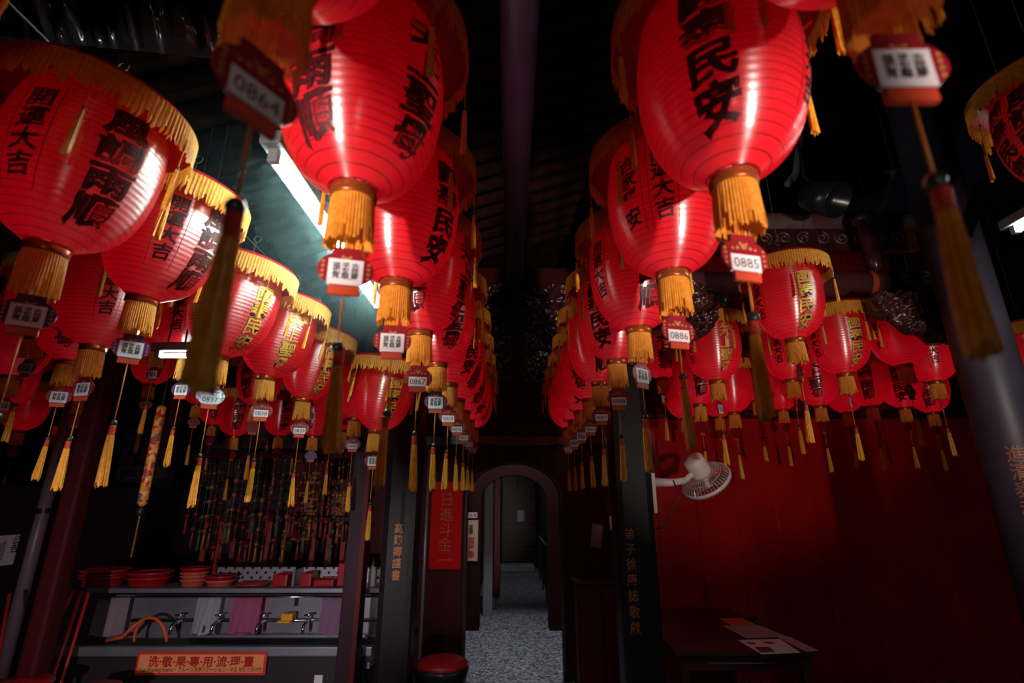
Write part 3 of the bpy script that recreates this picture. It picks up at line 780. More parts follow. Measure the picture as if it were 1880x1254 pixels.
# over the washing sink: further rows (bottom pixel, Y)
S = [(126, 663, 2.65, 'T', 1), (172, 636, 2.2, 'o', 1), (291, 640, 3.6, 'T', 1), (66, 618, 2.3, 'F', 1), (275, 705, 3.9, 'F', 1), (311, 690, 4.3, 'K', 1), (20, 690, 3.0, 'F', 1),
     (345, 655, 2.85, 'o', 1), (35, 790, 5.1, 'o', 0), (100, 800, 5.9, 'T', 0), (430, 800, 5.2, 'F', 0), (512, 800, 5.5, 'K', 0), (205, 712, 4.0, 'K', 1), (240, 735, 4.7, 'T', 0),
     (362, 742, 4.6, 'T', 0), (575, 800, 5.0, 'F', 0), (610, 775, 4.3, 'T', 1), (545, 775, 4.6, 'K', 0), (470, 745, 4.4, 'F', 0), (150, 730, 3.9, 'K', 0), (70, 715, 3.3, 'K', 0), (5, 745, 4.2, 'T', 0)]
where = ['over the steel light box', 'behind the huge dark lantern', 'directly behind the small far tube', 'tucked under the huge lantern fringe', 'below the small far tube', 'with a lit card tag below the far tube',
         'at the frame edge under the huge lantern', 'behind the lantern with 大吉', 'hanging low over the notice at the frame edge', 'hanging low above the steel light box', 'small and low under silver-lit tag 0837', 'small and low behind tag 0838',
         'behind the card tag of the 大吉 lantern', 'small, above the hanging patterned ribbon', 'small, behind silver-lit tag 0837', 'small, behind tag 0839', 'behind the long blurred tassel', 'between tags 0838 and 0839', 'small, behind tag 0838',
         'small, left of the far tube', 'small, under the purple card tag', 'small, at the frame edge above the notice']
for (u, v, Y, c, l), wh in zip(S, where):
    p = free(u, v, Y, 6.8)
    if p is None: continue
    o = lantern(p, [(c, vaz(p)+random.uniform(-40, 40))], 'red lantern ' + wh, G4, '#' if random.random() < .5 else None, random.uniform(-30, 30)+vaz(p)*.4, None if random.random() < .7 else M_TAGP, l, .6, drop=.06); cord_up(o)
FAR = sorted([(60, 760, 6.0), (140, 790, 6.5), (200, 760, 6.2), (255, 770, 6.6), (330, 720, 5.6), (395, 722, 5.8), (440, 700, 5.0), (20, 650, 3.8), (110, 722, 5.4), (230, 690, 5.2), (300, 745, 6.3), (390, 780, 6.7), (560, 790, 6.3), (630, 790, 6.0), (170, 700, 4.9), (500, 745, 5.9)])
k = -1
for u, v, Y in FAR:
    p = free(u, v, Y, 6.85)
    if p is None: continue
    k += 1
    cord_up(lantern(p, [('TKF'[k % 3], vaz(p)+random.uniform(-30, 30))], 'small red lantern in the far cluster over the sink, %s counted from the frame edge' % (ORD[k] if k < 13 else ('fourteenth', 'fifteenth', 'sixteenth')[k-13]), G4, None, random.uniform(-20, 20), None, 0, .7, drop=.05))
# over the red wall on the right
Rb = [(1458, 623, 2.72, [('k', 30), ('o', -52)], 2, 'red lantern with gold characters hanging in front of the painted beam'),
      (1316, 699, 3.42, [('t', 28), ('o', -55)], 2, 'red lantern with gold 天上聖母 above the wall fan'),
      (1551, 686, 3.35, [('k', 36), ('o', -50)], 2, 'red lantern with gold 泰民安 right of the beam lantern'),
      (1453, 697, 3.6, [('o', -20)], 1, 'red lantern hanging behind the beam lantern'),
      (1660, 670, 3.5, [('o', -40)], 1, 'red lantern below the ornate carved bracket'),
      (1718, 700, 3.9, [('o', 10)], 1, 'red lantern between carved bracket and round column'),
      (1216, 694, 3.75, [('T', 10)], 1, 'red lantern directly beside the fan column'),
      (1284, 742, 4.3, [('F', 10)], 0, 'small red lantern behind the gold 天上聖母 lantern'),
      (1347, 757, 4.5, [('o', -40)], 0, 'small red lantern just above the fan cage'),
      (1390, 735, 4.2, [('T', -10)], 0, 'small red lantern behind the 0885 tassel'),
      (1437, 752, 4.8, [('o', -30)], 0, 'small red lantern above the wall, below the beam lantern'),
      (1505, 745, 4.5, [('T', 0)], 0, 'small red lantern between the beam lantern and 泰民安 lantern'),
      (1600, 745, 4.6, [('F', 0)], 0, 'small red lantern low beside the 泰民安 lantern'),
      (1660, 748, 4.8, [('K', 0)], 0, 'small red lantern low under the carved bracket'),
      (1712, 757, 5.0, [('F', 0)], 0, 'small red lantern low near the round column'),
      (1745, 735, 4.6, [], 0, 'small red lantern half hidden by the dark post'),
      (1555, 757, 5.1, [], 0, 'small red lantern touching the dark wall rail'),
      (1258, 768, 5.1, [], 0, 'smallest red lantern between fan column and wall'),
      (1905, 700, 3.9, [], 0, 'red lantern cut by the frame edge beyond the round column')]
for u, v, Y, tx, l, lab in Rb:
    p = free(u, v, Y, 5.4)
    if p is None: continue
    o = lantern(p, [(c, a+vaz(p)) for c, a in tx], lab, G5, '#' if l else None, random.uniform(40, 100)+vaz(p)*.4, None, l, 1.25); cord_up(o)
FAR = sorted([(1400, 690, 5.0), (1490, 705, 5.2), (1580, 730, 5.3), (1625, 700, 5.1), (1690, 735, 5.3), (1230, 735, 4.9), (1320, 765, 5.3), (1740, 770, 5.3), (1280, 700, 4.4), (1530, 730, 4.9)])
k = -1
for u, v, Y in FAR:
    p = free(u, v, Y, 5.42)
    if p is None: continue
    k += 1
    cord_up(lantern(p, [('TKF'[k % 3], vaz(p)+random.uniform(-30, 30))], 'small red lantern against the red wall, %s counted from the fan column' % ORD[k], G5, None, random.uniform(-20, 20), None, 0, 1.1))
p = atY(1985, 330, 1.62); cord_up(lantern(p, [('F', -20+vaz(p)), ('K', -60+vaz(p))], 'dark red lantern cut by the frame edge near the white tube', G5, '#', 60, None, 2, .15))
for X, Y, lab in ((-.32, 9.6, 'tiny lantern inside the arch at the pillar side'), (.1, 10.6, 'tiny lantern inside the arch above the far door'), (.48, 9.6, 'tiny lantern inside the arch at the handrail side')):
    o = lantern((X, Y, EYE+.65), [], lab, 'lanterns in the passage', None, 0, None, 0, .15); put('hanging_cord', M_HCORD, o, (0, 0, .7)).scale = (1, 1, (3.59-o.location.z)/K-.7)

# suspension wires over the rows
def wire(pts, label):
    o = obj('suspension_wire', tube(bmesh.new(), pts, .003, 6), WIRE); tag(o, label, 'wire', 'wires that carry the lantern rows')
for x, z, y1, lab in ((-.375, EYE+.655, YW-.1, 'thin wire carrying the lantern row left of the aisle'), (.52, EYE+.655, YW-.1, 'thin wire carrying the lantern row right of the aisle'), (-1.36, EYE+.66, 6, 'thin wire carrying the lantern row by the tube lamp')):
    wire([(x, -.4, z+.62), (x, y1, z+.62)], lab)
# ------------------------------------------------------------------ washing sink on the left
YS = 4.2
def sx(u, v, Y): return atY(u, v, Y).x
zF = atY(400, 1190, YS).z; zB = zF+.02
X0 = sx(97, 1190, YS); X1 = -1.02
t = thing('washing_sink', 'long stainless steel washing sink below the shelf of red basins', 'sink', ((X0+X1)/2, YS, 0)); cx = (X0+X1)/2
YB2 = YS+.52
obj('front_edge', bbox(X0-cx, X1-cx, -.02, .03, zF-.05, zF+.012, .008), STEEL, t)
obj('trough', bbox(X0-cx+.02, X1-cx-.02, .03, .52, zF-.14, zF-.10), STEEL, t)
zT = atY(400, 1092, YB2).z
obj('back_panel', bbox(X0-cx, X1-cx, .52, .54, zF-.14, zT), STEEL, t)
zL = atY(400, 1166, YB2-.05).z
obj('drip_ledge', bbox(X0-cx+.75, X1-cx, .44, .52, zL-.012, zL+.006, .004), STEEL, t)
obj('apron', bbox(X0-cx+.05, X1-cx-.05, 0, .03, .10, zF-.05), mat('dark_cabinet', (.02, .012, .014), .5), t)
for x in (X0+.1, X1-.1): obj('leg', bbox(x-cx-.025, x-cx+.025, .40, .45, 0, zF-.14), STEELD, t)
zP = atY(400, 1139, YB2-.06).z
bm = tube(bmesh.new(), [(sx(250, 1139, YB2)-cx, .46, zP), (X1-cx, .46, zP)], .013, 10)
obj('water_pipe', bm, CHROME, t, smooth=True)
for u in (336, 408, 488, 570, 640):
    x = sx(u, 1139, YB2-.06)-cx
    bm = tube(bmesh.new(), [(x, .47, zP), (x, .36, zP+.005), (x, .32, zP-.01), (x, .31, zP-.07)], .013, 8)
    f = obj('faucet', bm, CHROME, t, smooth=True)
    bm = tube(bmesh.new(), [(x, .40, zP+.005), (x, .40, zP+.05)], .008, 8); tube(bm, [(x-.03, .395, zP+.05), (x+.03, .395, zP+.055)], .008, 8)
    obj('tap_handle', bm, CHROME, f, smooth=True)
# shelf
YH = YS+.33
zS = atY(400, 1080, YH).z
t = thing('steel_shelf', 'stainless steel shelf with perforated back board carrying red basins', 'shelf', (cx, YH, zS))
HX0 = sx(160, 1080, YH)-cx; HX1 = X1-cx
obj('board', bbox(HX0, HX1, -.01, .30, -.035, 0, .006), STEEL, t)
def perf():
    m = bpy.data.materials.new('perforated_steel'); m.use_nodes = True; nt = m.node_tree; N = nt.nodes; L = nt.links
    b = N['Principled BSDF']; b.inputs['Metallic'].default_value = .7; b.inputs['Roughness'].default_value = .4
    tc = N.new('ShaderNodeTexCoord'); mp = N.new('ShaderNodeMapping'); mp.inputs['Scale'].default_value = (18, 18, 18); mp.inputs['Rotation'].default_value = (0, R(45), 0)
    L.new(tc.outputs['Object'], mp.inputs[0])
    fr = N.new('ShaderNodeVectorMath'); fr.operation = 'FRACTION'; L.new(mp.outputs[0], fr.inputs[0])
    sb = N.new('ShaderNodeVectorMath'); sb.operation = 'SUBTRACT'; sb.inputs[1].default_value = (.5, 0, .5); L.new(fr.outputs[0], sb.inputs[0])
    ml = N.new('ShaderNodeVectorMath'); ml.operation = 'MULTIPLY'; ml.inputs[1].default_value = (1, 0, 1); L.new(sb.outputs[0], ml.inputs[0])
    ln = N.new('ShaderNodeVectorMath'); ln.operation = 'LENGTH'; L.new(ml.outputs[0], ln.inputs[0])
    lt = N.new('ShaderNodeMath'); lt.operation = 'LESS_THAN'; lt.inputs[1].default_value = .2; L.new(ln.outputs['Value'], lt.inputs[0])
    mx = N.new('ShaderNodeMix'); mx.data_type = 'RGBA'; mx.inputs[6].default_value = (.38, .35, .38, 1); mx.inputs[7].default_value = (.01, .008, .01, 1)
    L.new(lt.outputs[0], mx.inputs[0]); L.new(mx.outputs[2], b.inputs['Base Color'])
    return m
PERF = perf()
zK = atY(500, 1041, YH+.3).z-zS
for a, b in ((sx(400, 1050, YH+.3)-cx, sx(543, 1050, YH+.3)-cx), (sx(556, 1050, YH+.3)-cx, HX1)):
    obj('perforated_panel', bbox(a, b, .29, .30, 0, zK), PERF, t)
obj('divider', bbox(sx(545, 1060, YH+.2)-cx, sx(549, 1060, YH+.2)-cx, .10, .29, 0, zK), STEELD, t)
for u in (530,):
    x = sx(u, 1100, YH)-cx
    obj('shelf_bracket', prism(bmesh.new(), [(x-.012, -.03), (x+.012, -.03), (x+.012, -.16), (x-.012, -.16)], .16, .20), BLACK, t)
# red basins on the shelf
def basin_bm(r, h, n=36, sq=0.0):
    bm = bmesh.new()
    lathe(bm, [(r*.80, 0), (r*.84, .004), (r*.96, h-.012), (r*1.06, h-.010), (r*1.08, h), (r*1.05, h+.003), (r*.94, h-.004), (r*.82, .012)], n)
    for v in bm.verts: v.co.y *= .85
    return bm
def at_shelf(u): return sx(u, 1072, YH+.13)
stacks = [(190, .17, [.075, .05, .05], BASIN, 'broad red plastic basin stacked at the post end of the shelf'), (272, .165, [.07, .065], BASIN, 'red plastic tub with wide rim, second stack on the shelf'),
          (356, .10, [.05, .05, .045, .05], BASINO, 'salmon red bowl in the tall stack by the grey towel'), (404, .11, [.045, .05], BASINO, 'red bowl with salmon side in the low pair on the shelf'),
          (466, .13, [.02], BASIN, 'flat red tray lying before the perforated board'),]
LEV = {4: ['lowest', 'second lowest', 'second highest', 'topmost'], 3: ['lowest', 'middle', 'topmost'], 2: ['lower', 'upper'], 1: ['single']}
for u, r, hs, m, lab in stacks:
    z = zS+.001; me = None
    for k, h in enumerate(hs):
        mm = m if not (m is BASINO and k == len(hs)-1) else BASIN
        o = obj('plastic_basin', basin_bm(r*(1+.03*k), h), mm, None, (at_shelf(u)+random.uniform(-.008, .008), YH+.125, z), smooth=True)
        tag(o, lab + ', ' + LEV[len(hs)][k], 'basin', 'red basins on the shelf'); z += h*.62 if len(hs) > 1 else h
def tray(u0, u1, v0, v1, lab, tilt=0, Y=None):
    Y = Y or YH+.12; a = atY(u0, v1, Y); b = atY(u1, v0, Y); w2 = (b.x-a.x)/2; h = b.z-a.z
    bm = bbox(-w2, w2, -.07, .07, 0, h, .012)
    bmesh.ops.inset_region(bm, faces=[max(bm.faces, key=lambda f: f.calc_center_median().z)], thickness=.006, depth=-.02)
    o = obj('plastic_box', bm, BASIN, None, ((a.x+b.x)/2, Y, zS+.002)); o.rotation_euler.y = tilt; tag(o, lab, 'box', 'red boxes on the shelf')
tray(505, 535, 1050, 1072, 'small red plastic box leaning beside the shelf divider', 0)
tray(556, 578, 1048, 1073, 'red plastic scoop box right after the shelf divider', 0)
tray(580, 618, 1060, 1073, 'low red plastic tray in front of the perforated board', 0)
tray(622, 646, 1030, 1073, 'tall red plastic box beside the timber post', 0)
# towels
def towel(u0, u1, v0, v1, col, name, label, fold, hem=None, Y=None):
    Y = Y or YB2-.10
    a = atY(u0, v0, Y); b = atY(u1, v0, Y); zb = atY(u0, v1, Y).z
    bm = bmesh.new(); nx, nz = 40, 24; g = []
    for k in range(nz+1):
        t_ = k/nz; row = []
        for i in range(nx+1):
            s_ = i/nx; x = a.x+(b.x-a.x)*s_ + (-.02*t_ if i < nx/2 else .0)
            y = fold*(.4+.8*t_)*(sin(s_*9+1.2*sin(t_*2))+.5*sin(s_*21+t_*2))
            row.append((x, Y+y, a.z+(zb-a.z)*t_ + .006*sin(s_*11)*t_))
        g.append([bm.verts.new(p) for p in row])
    for k in range(nz):
        for i in range(nx): bm.faces.new((g[k][i], g[k+1][i], g[k+1][i+1], g[k][i+1]))
    r = bmesh.ops.solidify(bm, geom=bm.faces[:], thickness=.004)
    bmesh.ops.recalc_face_normals(bm, faces=bm.faces[:])
    ctr = Vector(((a.x+b.x)/2, Y, zb)); bmesh.ops.translate(bm, verts=bm.verts[:], vec=-ctr)
    o = obj(name, bm, mat(name+label[:6], col, .85, bump=(120, .3)), None, ctr, smooth=True); tag(o, label, 'towel' if name == 'towel' else 'cloth'); return o
ty = YB2-.10
to = towel(364, 407, 1097, 1165, (.62, .62, .68), 'towel', 'pale grey towel with a small black print hanging over the sink', .010)
bm = letter_bm('J', .05, .003, M=Matrix.Translation((.0, -.028, .045))); obj('print', bm, INK, to)
to = towel(429, 482, 1097, 1166, (.72, .18, .36), 'towel', 'bright pink towel hanging over the sink between two taps', .010)
bm = letter_bm('~~~~', .06, .001, M=Matrix.Translation((0, -.03, .02))); obj('print', bm, mat('towel_print', (.2, .02, .08), .8), to)
towel(592, 648, 1097, 1166, (.56, .30, .48), 'towel', 'mauve towel hanging over the sink next to the timber post', .010)
towel(181, 240, 1097, 1168, (.50, .38, .42), 'wiping_cloth', 'flat greyish pink sheet hanging at the post end of the sink', .003)
o = obj('towel_rail', tube(bmesh.new(), [(sx(240, 1097, ty), ty, atY(400, 1096, ty).z), (X1, ty, atY(400, 1096, ty).z)], .006, 8), CHROME, smooth=True); tag(o, 'thin steel towel rail under the shelf', 'rail')
# hose, soap box, sign
zh = atY(275, 1180, YS+.2).z
pts = []
for i in range(15):
    a = pi*i/14; q = atY(276-30*cos(a), 1180-46*sin(a), YS+.24); pts.append(q)
o = obj('rubber_hose', tube(bmesh.new(), [atY(195, 1176, YS+.2), atY(225, 1170, YS+.2), atY(245, 1150, YS+.22), atY(262, 1138, YS+.24)] , .014, 8), mat('orange_rubber', (.62, .08, .02), .45), smooth=True); tag(o, 'frayed orange hose end bundled at the pipe', 'hose')
o = obj('rubber_hose', tube(bmesh.new(), pts, .012, 8), mat('orange_rubber', (.62, .08, .02), .45), smooth=True); tag(o, 'orange hose arching over the sink trough', 'hose')
q = atY(528, 1134, YB2-.12)
t = thing('soap_box', 'orange yellow soap box fixed on the water pipe', 'soap box', (q.x, q.y, q.z-.03))
obj('box_body', bbox(-.045, .045, -.02, .06, 0, .06, .006), mat('yellow_plastic', (.85, .36, .02), .4), t)
obj('soap_tray', bbox(-.062, .045, -.055, -.02, 0, .014, .004), mat('yellow_plastic', (.85, .36, .02), .4), t)
s0 = atY(254, 1197, YS-.03); s1 = atY(486, 1240, YS-.03); w2 = (s1.x-s0.x)/2; h = s0.z-s1.z
t = thing('sink_sign', 'orange sign with red characters fixed below the sink edge', 'sign', ((s0.x+s1.x)/2, YS-.03, s1.z))
obj('sign_frame', bbox(-w2, w2, 0, .012, 0, h, .002), mat('sign_red', (.62, .03, .015), .45), t)
fc = obj('sign_face', bbox(-w2+.018, w2-.018, -.003, .0, .016, h-.016), mat('sign_orange', (.80, .27, .09), .5), t)
ln = letter_bm('洗‧敬‧果‧專‧用‧流‧理‧臺', .072, .0016, sx=1.06, M=Matrix.Translation((0, -.006, h*.60)))
obj('lettering', ln, mat('sign_red_ink', (.45, .01, .01), .5), fc)
obj('lettering', letter_bm('Fruit Washing Station・フルーツ洗浄ステーション・과일 세척 스테이션', .036, .0, sx=.80, M=Matrix.Translation((0, -.006, h*.24))), mat('sign_small_ink', (.16, .02, .015), .5), fc)
q = atY(590, 1253, YS-.03); o = obj('white_label', bbox(-.03, .03, 0, .004, -.03, .03, .001), PLATE, None, (q.x-.03, YS-.012, q.z+.01)); tag(o, 'small white label on the sink front beneath the shelf', 'label')
# bottle
q = atY(682, 1072, YH+.1)
t = thing('squeeze_bottle', 'slim white bottle with green top between post and stone column', 'bottle', (q.x, q.y, zS))
obj('bottle_body', lathe(bmesh.new(), [(.028, 0), (.03, .01), (.03, .12), (.014, .15), (.012, .16)], 16), PLATE, t, smooth=True)
obj('nozzle', lathe(bmesh.new(), [(.016, .158), (.016, .185), (.005, .19), (.004, .23)], 12), mat('green_plastic', (.03, .2, .05), .4), t, smooth=True)
# brooms and basins at the left edge
for u0, v0, u1, v1, lab in ((150, 1085, 118, 1182, 'red broom handle leaning nearest the sink'), (163, 1088, 134, 1182, 'second red broom handle leaning against the sink end'), (135, 1085, 106, 1140, 'short red broom handle crossing behind the others'), (18, 1090, 2, 1180, 'thin red handle leaning at the frame edge under the notice')):
    a = atY(u0, v0, YS-.05); b = atY(u1, v1, YS-.12); d = (b-a); b = a+d*((a.z-.02)/(a.z-b.z))
    o = obj('broom_handle', tube(bmesh.new(), [a, b], .012, 8), mat('broom_red', (.42, .015, .015), .4), smooth=True); tag(o, lab, 'broom')
for u, v, r, lab in ((35, 1252, .17, 'red basin on the floor under the notice, cut by the frame'), (172, 1262, .14, 'red basin on the floor at the sink end, cut by the frame')):
    q = atY(u, v, 3.6); 
    t = thing('floor_stool', lab.replace('basin', 'plastic stool'), 'stool', (q.x, 3.6, 0))
    obj('seat', lathe(bmesh.new(), [(r, q.z-.03), (r*1.05, q.z-.015), (r*1.02, q.z), (r*.3, q.z+.004)], 28), BASIN, t, smooth=True)
    for k in range(4):
        a = pi/4+k*pi/2; obj('leg', tube(bmesh.new(), [(r*.8*cos(a), r*.8*sin(a), q.z-.02), (r*1.05*cos(a), r*1.05*sin(a), 0)], .016, 6), BASIN, t)
# partition with notice and down pipe on the far left
XL = -4.0
struct('wall_left_partition', bbox(XL-.1, XL, 2.2, 6.9, 0, EYE+.10), mat('grey_dado', (.026, .019, .026), .5, noise_col=(.018, .012, .017), nscale=3), 'low grey partition behind the notice and down pipe')
c = [atX(-5, 985, XL), atX(36, 981, XL), atX(22, 1036, XL), atX(-18, 1040, XL)]
n0 = min(p.y for p in c); n1 = max(p.y for p in c); zz0 = min(p.z for p in c); zz1 = max(p.z for p in c)
t = thing('paper_notice', 'pale paper notice with handwriting on the grey partition', 'notice', (XL+.004, (n0+n1)/2, (zz0+zz1)/2), R(90))
obj('sheet', bbox(-(n1-n0)/2, (n1-n0)/2, -.003, .0, -(zz1-zz0)/2, (zz1-zz0)/2), PLATE, t)
obj('lettering', letter_bm('公\n告', .07, .001, .9, 1, Matrix.Translation((.07, -.004, .04))), PRINT, t)
obj('lettering', letter_bm('請保持清潔\n敬請配合\n平安吉祥', .03, 0, .9, 1, Matrix.Translation((-.05, -.004, 0)) @ Matrix.Rotation(pi/2, 4, 'Y')), PRINT, t)
pi0 = atX(103, 850, XL+.09)
o = thing('down_pipe', 'grey vertical down pipe with a clamp on the grey partition', 'pipe', (XL+.09, pi0.y, 0))
obj('pipe_body', lathe(bmesh.new(), [(.048, 0), (.048, EYE+1.0)], 18), mat('grey_pvc', (.17, .12, .14), .35), o, smooth=True)
obj('clamp', lathe(bmesh.new(), [(.055, EYE-.12), (.055, EYE-.08)], 18), BLACK, o)
q = atY(133, 803, 5.2)
o = obj('steel_light_box', bbox(-.14, .14, -.1, .1, -.1, .1, .01), mat('shiny_steel', (.6, .62, .66), .18, metal=1, bump=(4, .3)), None, (q.x, 5.2, q.z)); tag(o, 'shiny dented steel box under the low lanterns', 'box')
o = obj('box_post', bbox(-.03, .03, -.03, .03, 0, q.z-.1), STEELD, None, (q.x, 5.2, 0)); tag(o, 'thin steel post carrying the shiny box', 'post')
# dark brick pier + patterned hanging ribbon with bead chain
q0 = atY(238, 1000, 6.2)
struct('wall_pier', bbox(q0.x-.35, q0.x+.15, 6.2, 6.5, 0, 2.9), bpy.data.materials['dark_glazed_brick'])
q = atY(298, 745, 3.5); q2 = atY(281, 930, 3.5)
def ribbon_mat():
    m = mat('patterned_ribbon', (.55, .16, .02), .5); nt = m.node_tree; N = nt.nodes; L = nt.links
    tc = N.new('ShaderNodeTexCoord'); v = N.new('ShaderNodeTexVoronoi'); v.inputs['Scale'].default_value = 38; L.new(tc.outputs['Object'], v.inputs[0])
    r = N.new('ShaderNodeValToRGB'); r.color_ramp.interpolation = 'CONSTANT'; e = r.color_ramp.elements
    e[0].color = (.7, .25, .03, 1); e[1].position = .35; e[1].color = (.45, .03, .02, 1)
    a = e.new(.6); a.color = (.12, .10, .16, 1); a = e.new(.75); a.color = (.8, .4, .08, 1)
    sp = N.new('ShaderNodeSeparateColor'); L.new(v.outputs['Color'], sp.inputs[0]); L.new(sp.outputs[0], r.inputs[0]); L.new(r.outputs[0], N['Principled BSDF'].inputs['Base Color'])
    return m
t = thing('hanging_ribbon', 'long patterned gold red ribbon ornament with bead chain hanging above the basins', 'ornament', (q.x, 3.5, q2.z))
H = q.z-q2.z; hz = zc(q.x)-q2.z
obj('ribbon', lathe(bmesh.new(), [(.012, H), (.030, H*.98), (.030, .02), (.01, 0)], 14), ribbon_mat(), t, smooth=True)
obj('cord', tube(bmesh.new(), [(0, 0, H), (0, 0, hz)], .003, 6), WIRE, t)
obj('bead', lathe(bmesh.new(), [(.004, -.06), (.024, -.05), (.024, -.015), (.004, 0)], 12), BLACK, t, smooth=True)
bm = bmesh.new(); L2 = q2.z-atY(258, 1022, 3.5).z
tube(bm, [(0, 0, -.05), (0, 0, -L2)], .004, 6)
for k in range(18): lathe(bm, [(.001, -.008), (.009, 0), (.001, .008)], 8, Matrix.Translation((0, 0, -.08-(L2-.08)*k/18)))
obj('bead_chain', bm, mat('dull_gold_beads', (.2, .10, .03), .35, metal=.4), t)
# red railing, plaques and charms behind the shelf
YR = 5.7
zr0 = atY(450, 1062, YR).z; zr1 = atY(450, 958, YR).z
t = thing('red_railing', 'red railing of upright bars behind the perforated shelf board', 'railing', (0, YR, 0))
for u in (375, 403, 429, 458, 492, 520, 575, 604, 630):
    x = sx(u, 1000, YR); obj('bar', bbox(x-.024, x+.024, -.02, .02, 0.0, zr1, .004), mat('railing_red', (.30, .025, .018), .45), t)
obj('top_rail', bbox(sx(360, 960, YR), sx(680, 960, YR), -.03, .03, zr1, zr1+.05, .006), mat('dark_rail', (.05, .006, .006), .4), t)
for u, u2, v0, v1, txt, lab in ((542, 588, 850, 992, '平\n安\n福', 'dark red plaque with gold border standing behind the railing'), (606, 640, 880, 985, '神\n恩', 'narrow red plaque with gold characters beside the timber post'), (678, 690, 870, 985, '福\n祿', 'slim gilded strip seen between post and stone column')):
    a = atY(u, v0, YR+.2); b = atY(u2, v1, YR+.2); wv = (b.x-a.x)/2
    t = thing('wish_plaque', lab, 'plaque', ((a.x+b.x)/2, YR+.2, b.z))
    obj('board', bbox(-wv, wv, 0, .03, 0, a.z-b.z, .004), REDWOOD, t)
    hh = a.z-b.z
    obj('gilt_border', (lambda bm: [box(bm, -wv, -wv+.02, -.008, 0, 0, hh), box(bm, wv-.02, wv, -.008, 0, 0, hh), box(bm, -wv, wv, -.008, 0, 0, .02), bm][-1])(bmesh.new()), mat('dull_gilt', (.35, .13, .03), .4, metal=.4), t)
    obj('lettering', letter_bm(txt, min(.24, wv*1.5), .003, .85, 1, Matrix.Translation((0, -.004, hh/2))), mat('dull_gilt', (.35, .13, .03), .4, metal=.4), t)
    obj('stand', bbox(-.02, .02, .0, .03, -b.z, 0), DARKRED, t)
charm_cols = [mat('charm_red', (.22, .015, .012), .4), mat('charm_dark_red', (.16, .02, .015), .35), mat('charm_green', (.05, .10, .04), .4), mat('charm_gold', (.34, .13, .03), .35, metal=.3), mat('charm_brown', (.14, .05, .03), .35)]
rnd = random.Random(11); cms = []
for c in range(5):
    bm = bmesh.new(); z = 0
    tube(bm, [(0, 0, .35), (0, 0, -.42)], .004, 5)
    for k in range(5):
        r = rnd.uniform(.014, .03); lathe(bm, [(.002, -r), (r*.8, -r*.5), (r, 0), (r*.7, r*.6), (.002, r)], 8, Matrix.Translation((0, 0, .28-.14*k)))
    lathe(bm, [(.006, -.30), (.012, -.32), (.018, -.45), (.004, -.46)], 8)
    cms.append(mesh_of('hanging_charm', bm, charm_cols[c]))
zchr = zc(-2)-.05
for i in range(34):
    u = 355+i*9.6+rnd.uniform(-3, 3); q = atY(u, 912+rnd.uniform(-20, 38), YR-.3)
    o = put('hanging_charm', cms[i % 5], None, q, 0); put('cord', M_HCORD, o, (0, 0, .34)).scale = (1, 1, max(.02, EYE+.42-q.z-.34)); tag(o, 'small beaded charm string hanging in the dark above the red railing', 'charm', 'charm strings above the railing')
o = obj('charm_rail', tube(bmesh.new(), [(sx(345, 820, YR-.3), YR-.3, EYE+.42), (-.95, YR-.3, EYE+.42)], .02, 8), DARKRED, smooth=True); tag(o, 'dark rail from which the beaded charm strings hang', 'rail')

# ------------------------------------------------------------------ round the arch
q0 = atY(793, 906, YW-.02); q1 = atY(845, 1045, YW-.02)
t = thing('red_banner', 'bright red paper banner with faint gold characters left of the arch', 'banner', ((q0.x+q1.x)/2, YW-.012, q1.z)); wv = (q1.x-q0.x)/2; hh = q0.z-q1.z+.12
obj('sheet', bbox(-wv, wv, -.006, .0, 0, hh, .001), mat('banner_red', (.70, .008, .010), .6, spec=.08), t)
obj('lettering', letter_bm('日\n進\n斗\n金\n一', .15, .0, 1.0, 1, Matrix.Translation((0, -.007, hh/2-.02))), mat('faint_gold', (.50, .05, .03), .45), t)
q0 = atY(856, 955, Y2-.02); q1 = atY(874, 1030, Y2-.02)
t = thing('hanging_scroll', 'tan paper scroll with red and black characters inside the front arch', 'scroll', ((q0.x+q1.x)/2, Y2-.012, q1.z)); wv = (q1.x-q0.x)/2+.02; hh = q0.z-q1.z
obj('sheet', bbox(-wv, wv, -.005, .0, 0, hh, .001), mat('tan_paper', (.55, .36, .25), .6), t)
obj('lettering', letter_bm('道\n德', .07, .001, .9, 1, Matrix.Translation((-.01, -.006, hh*.77))), PRINT, t)
obj('lettering', letter_bm('福\n祿\n壽', .10, .002, .9, 1, Matrix.Translation((0, -.006, hh*.32))), mat('scroll_red_ink', (.5, .03, .02), .5), t)
q0 = atY(854, 941, Y2-.02); q1 = atY(876, 951, Y2-.02)
t = thing('white_sign', 'small white sign with red characters above the tan scroll', 'sign', ((q0.x+q1.x)/2, Y2-.012, q1.z)); wv = (q1.x-q0.x)/2
obj('plate', bbox(-wv, wv, -.005, .0, 0, q0.z-q1.z, .001), PLATE, t)
obj('lettering', letter_bm('平安區', .055, .001, 1, 1, Matrix.Translation((0, -.006, (q0.z-q1.z)/2))), mat('sign_red_ink', (.45, .01, .01), .5), t)
o = obj('steel_conduit', tube(bmesh.new(), [(-.90, YW-.04, .02), (-.90, YW-.04, EYE+.5)], .018, 8), mat('conduit', (.3, .28, .3), .4, metal=.5), smooth=True); tag(o, 'thin grey conduit on the wall edge beside the red banner', 'pipe')
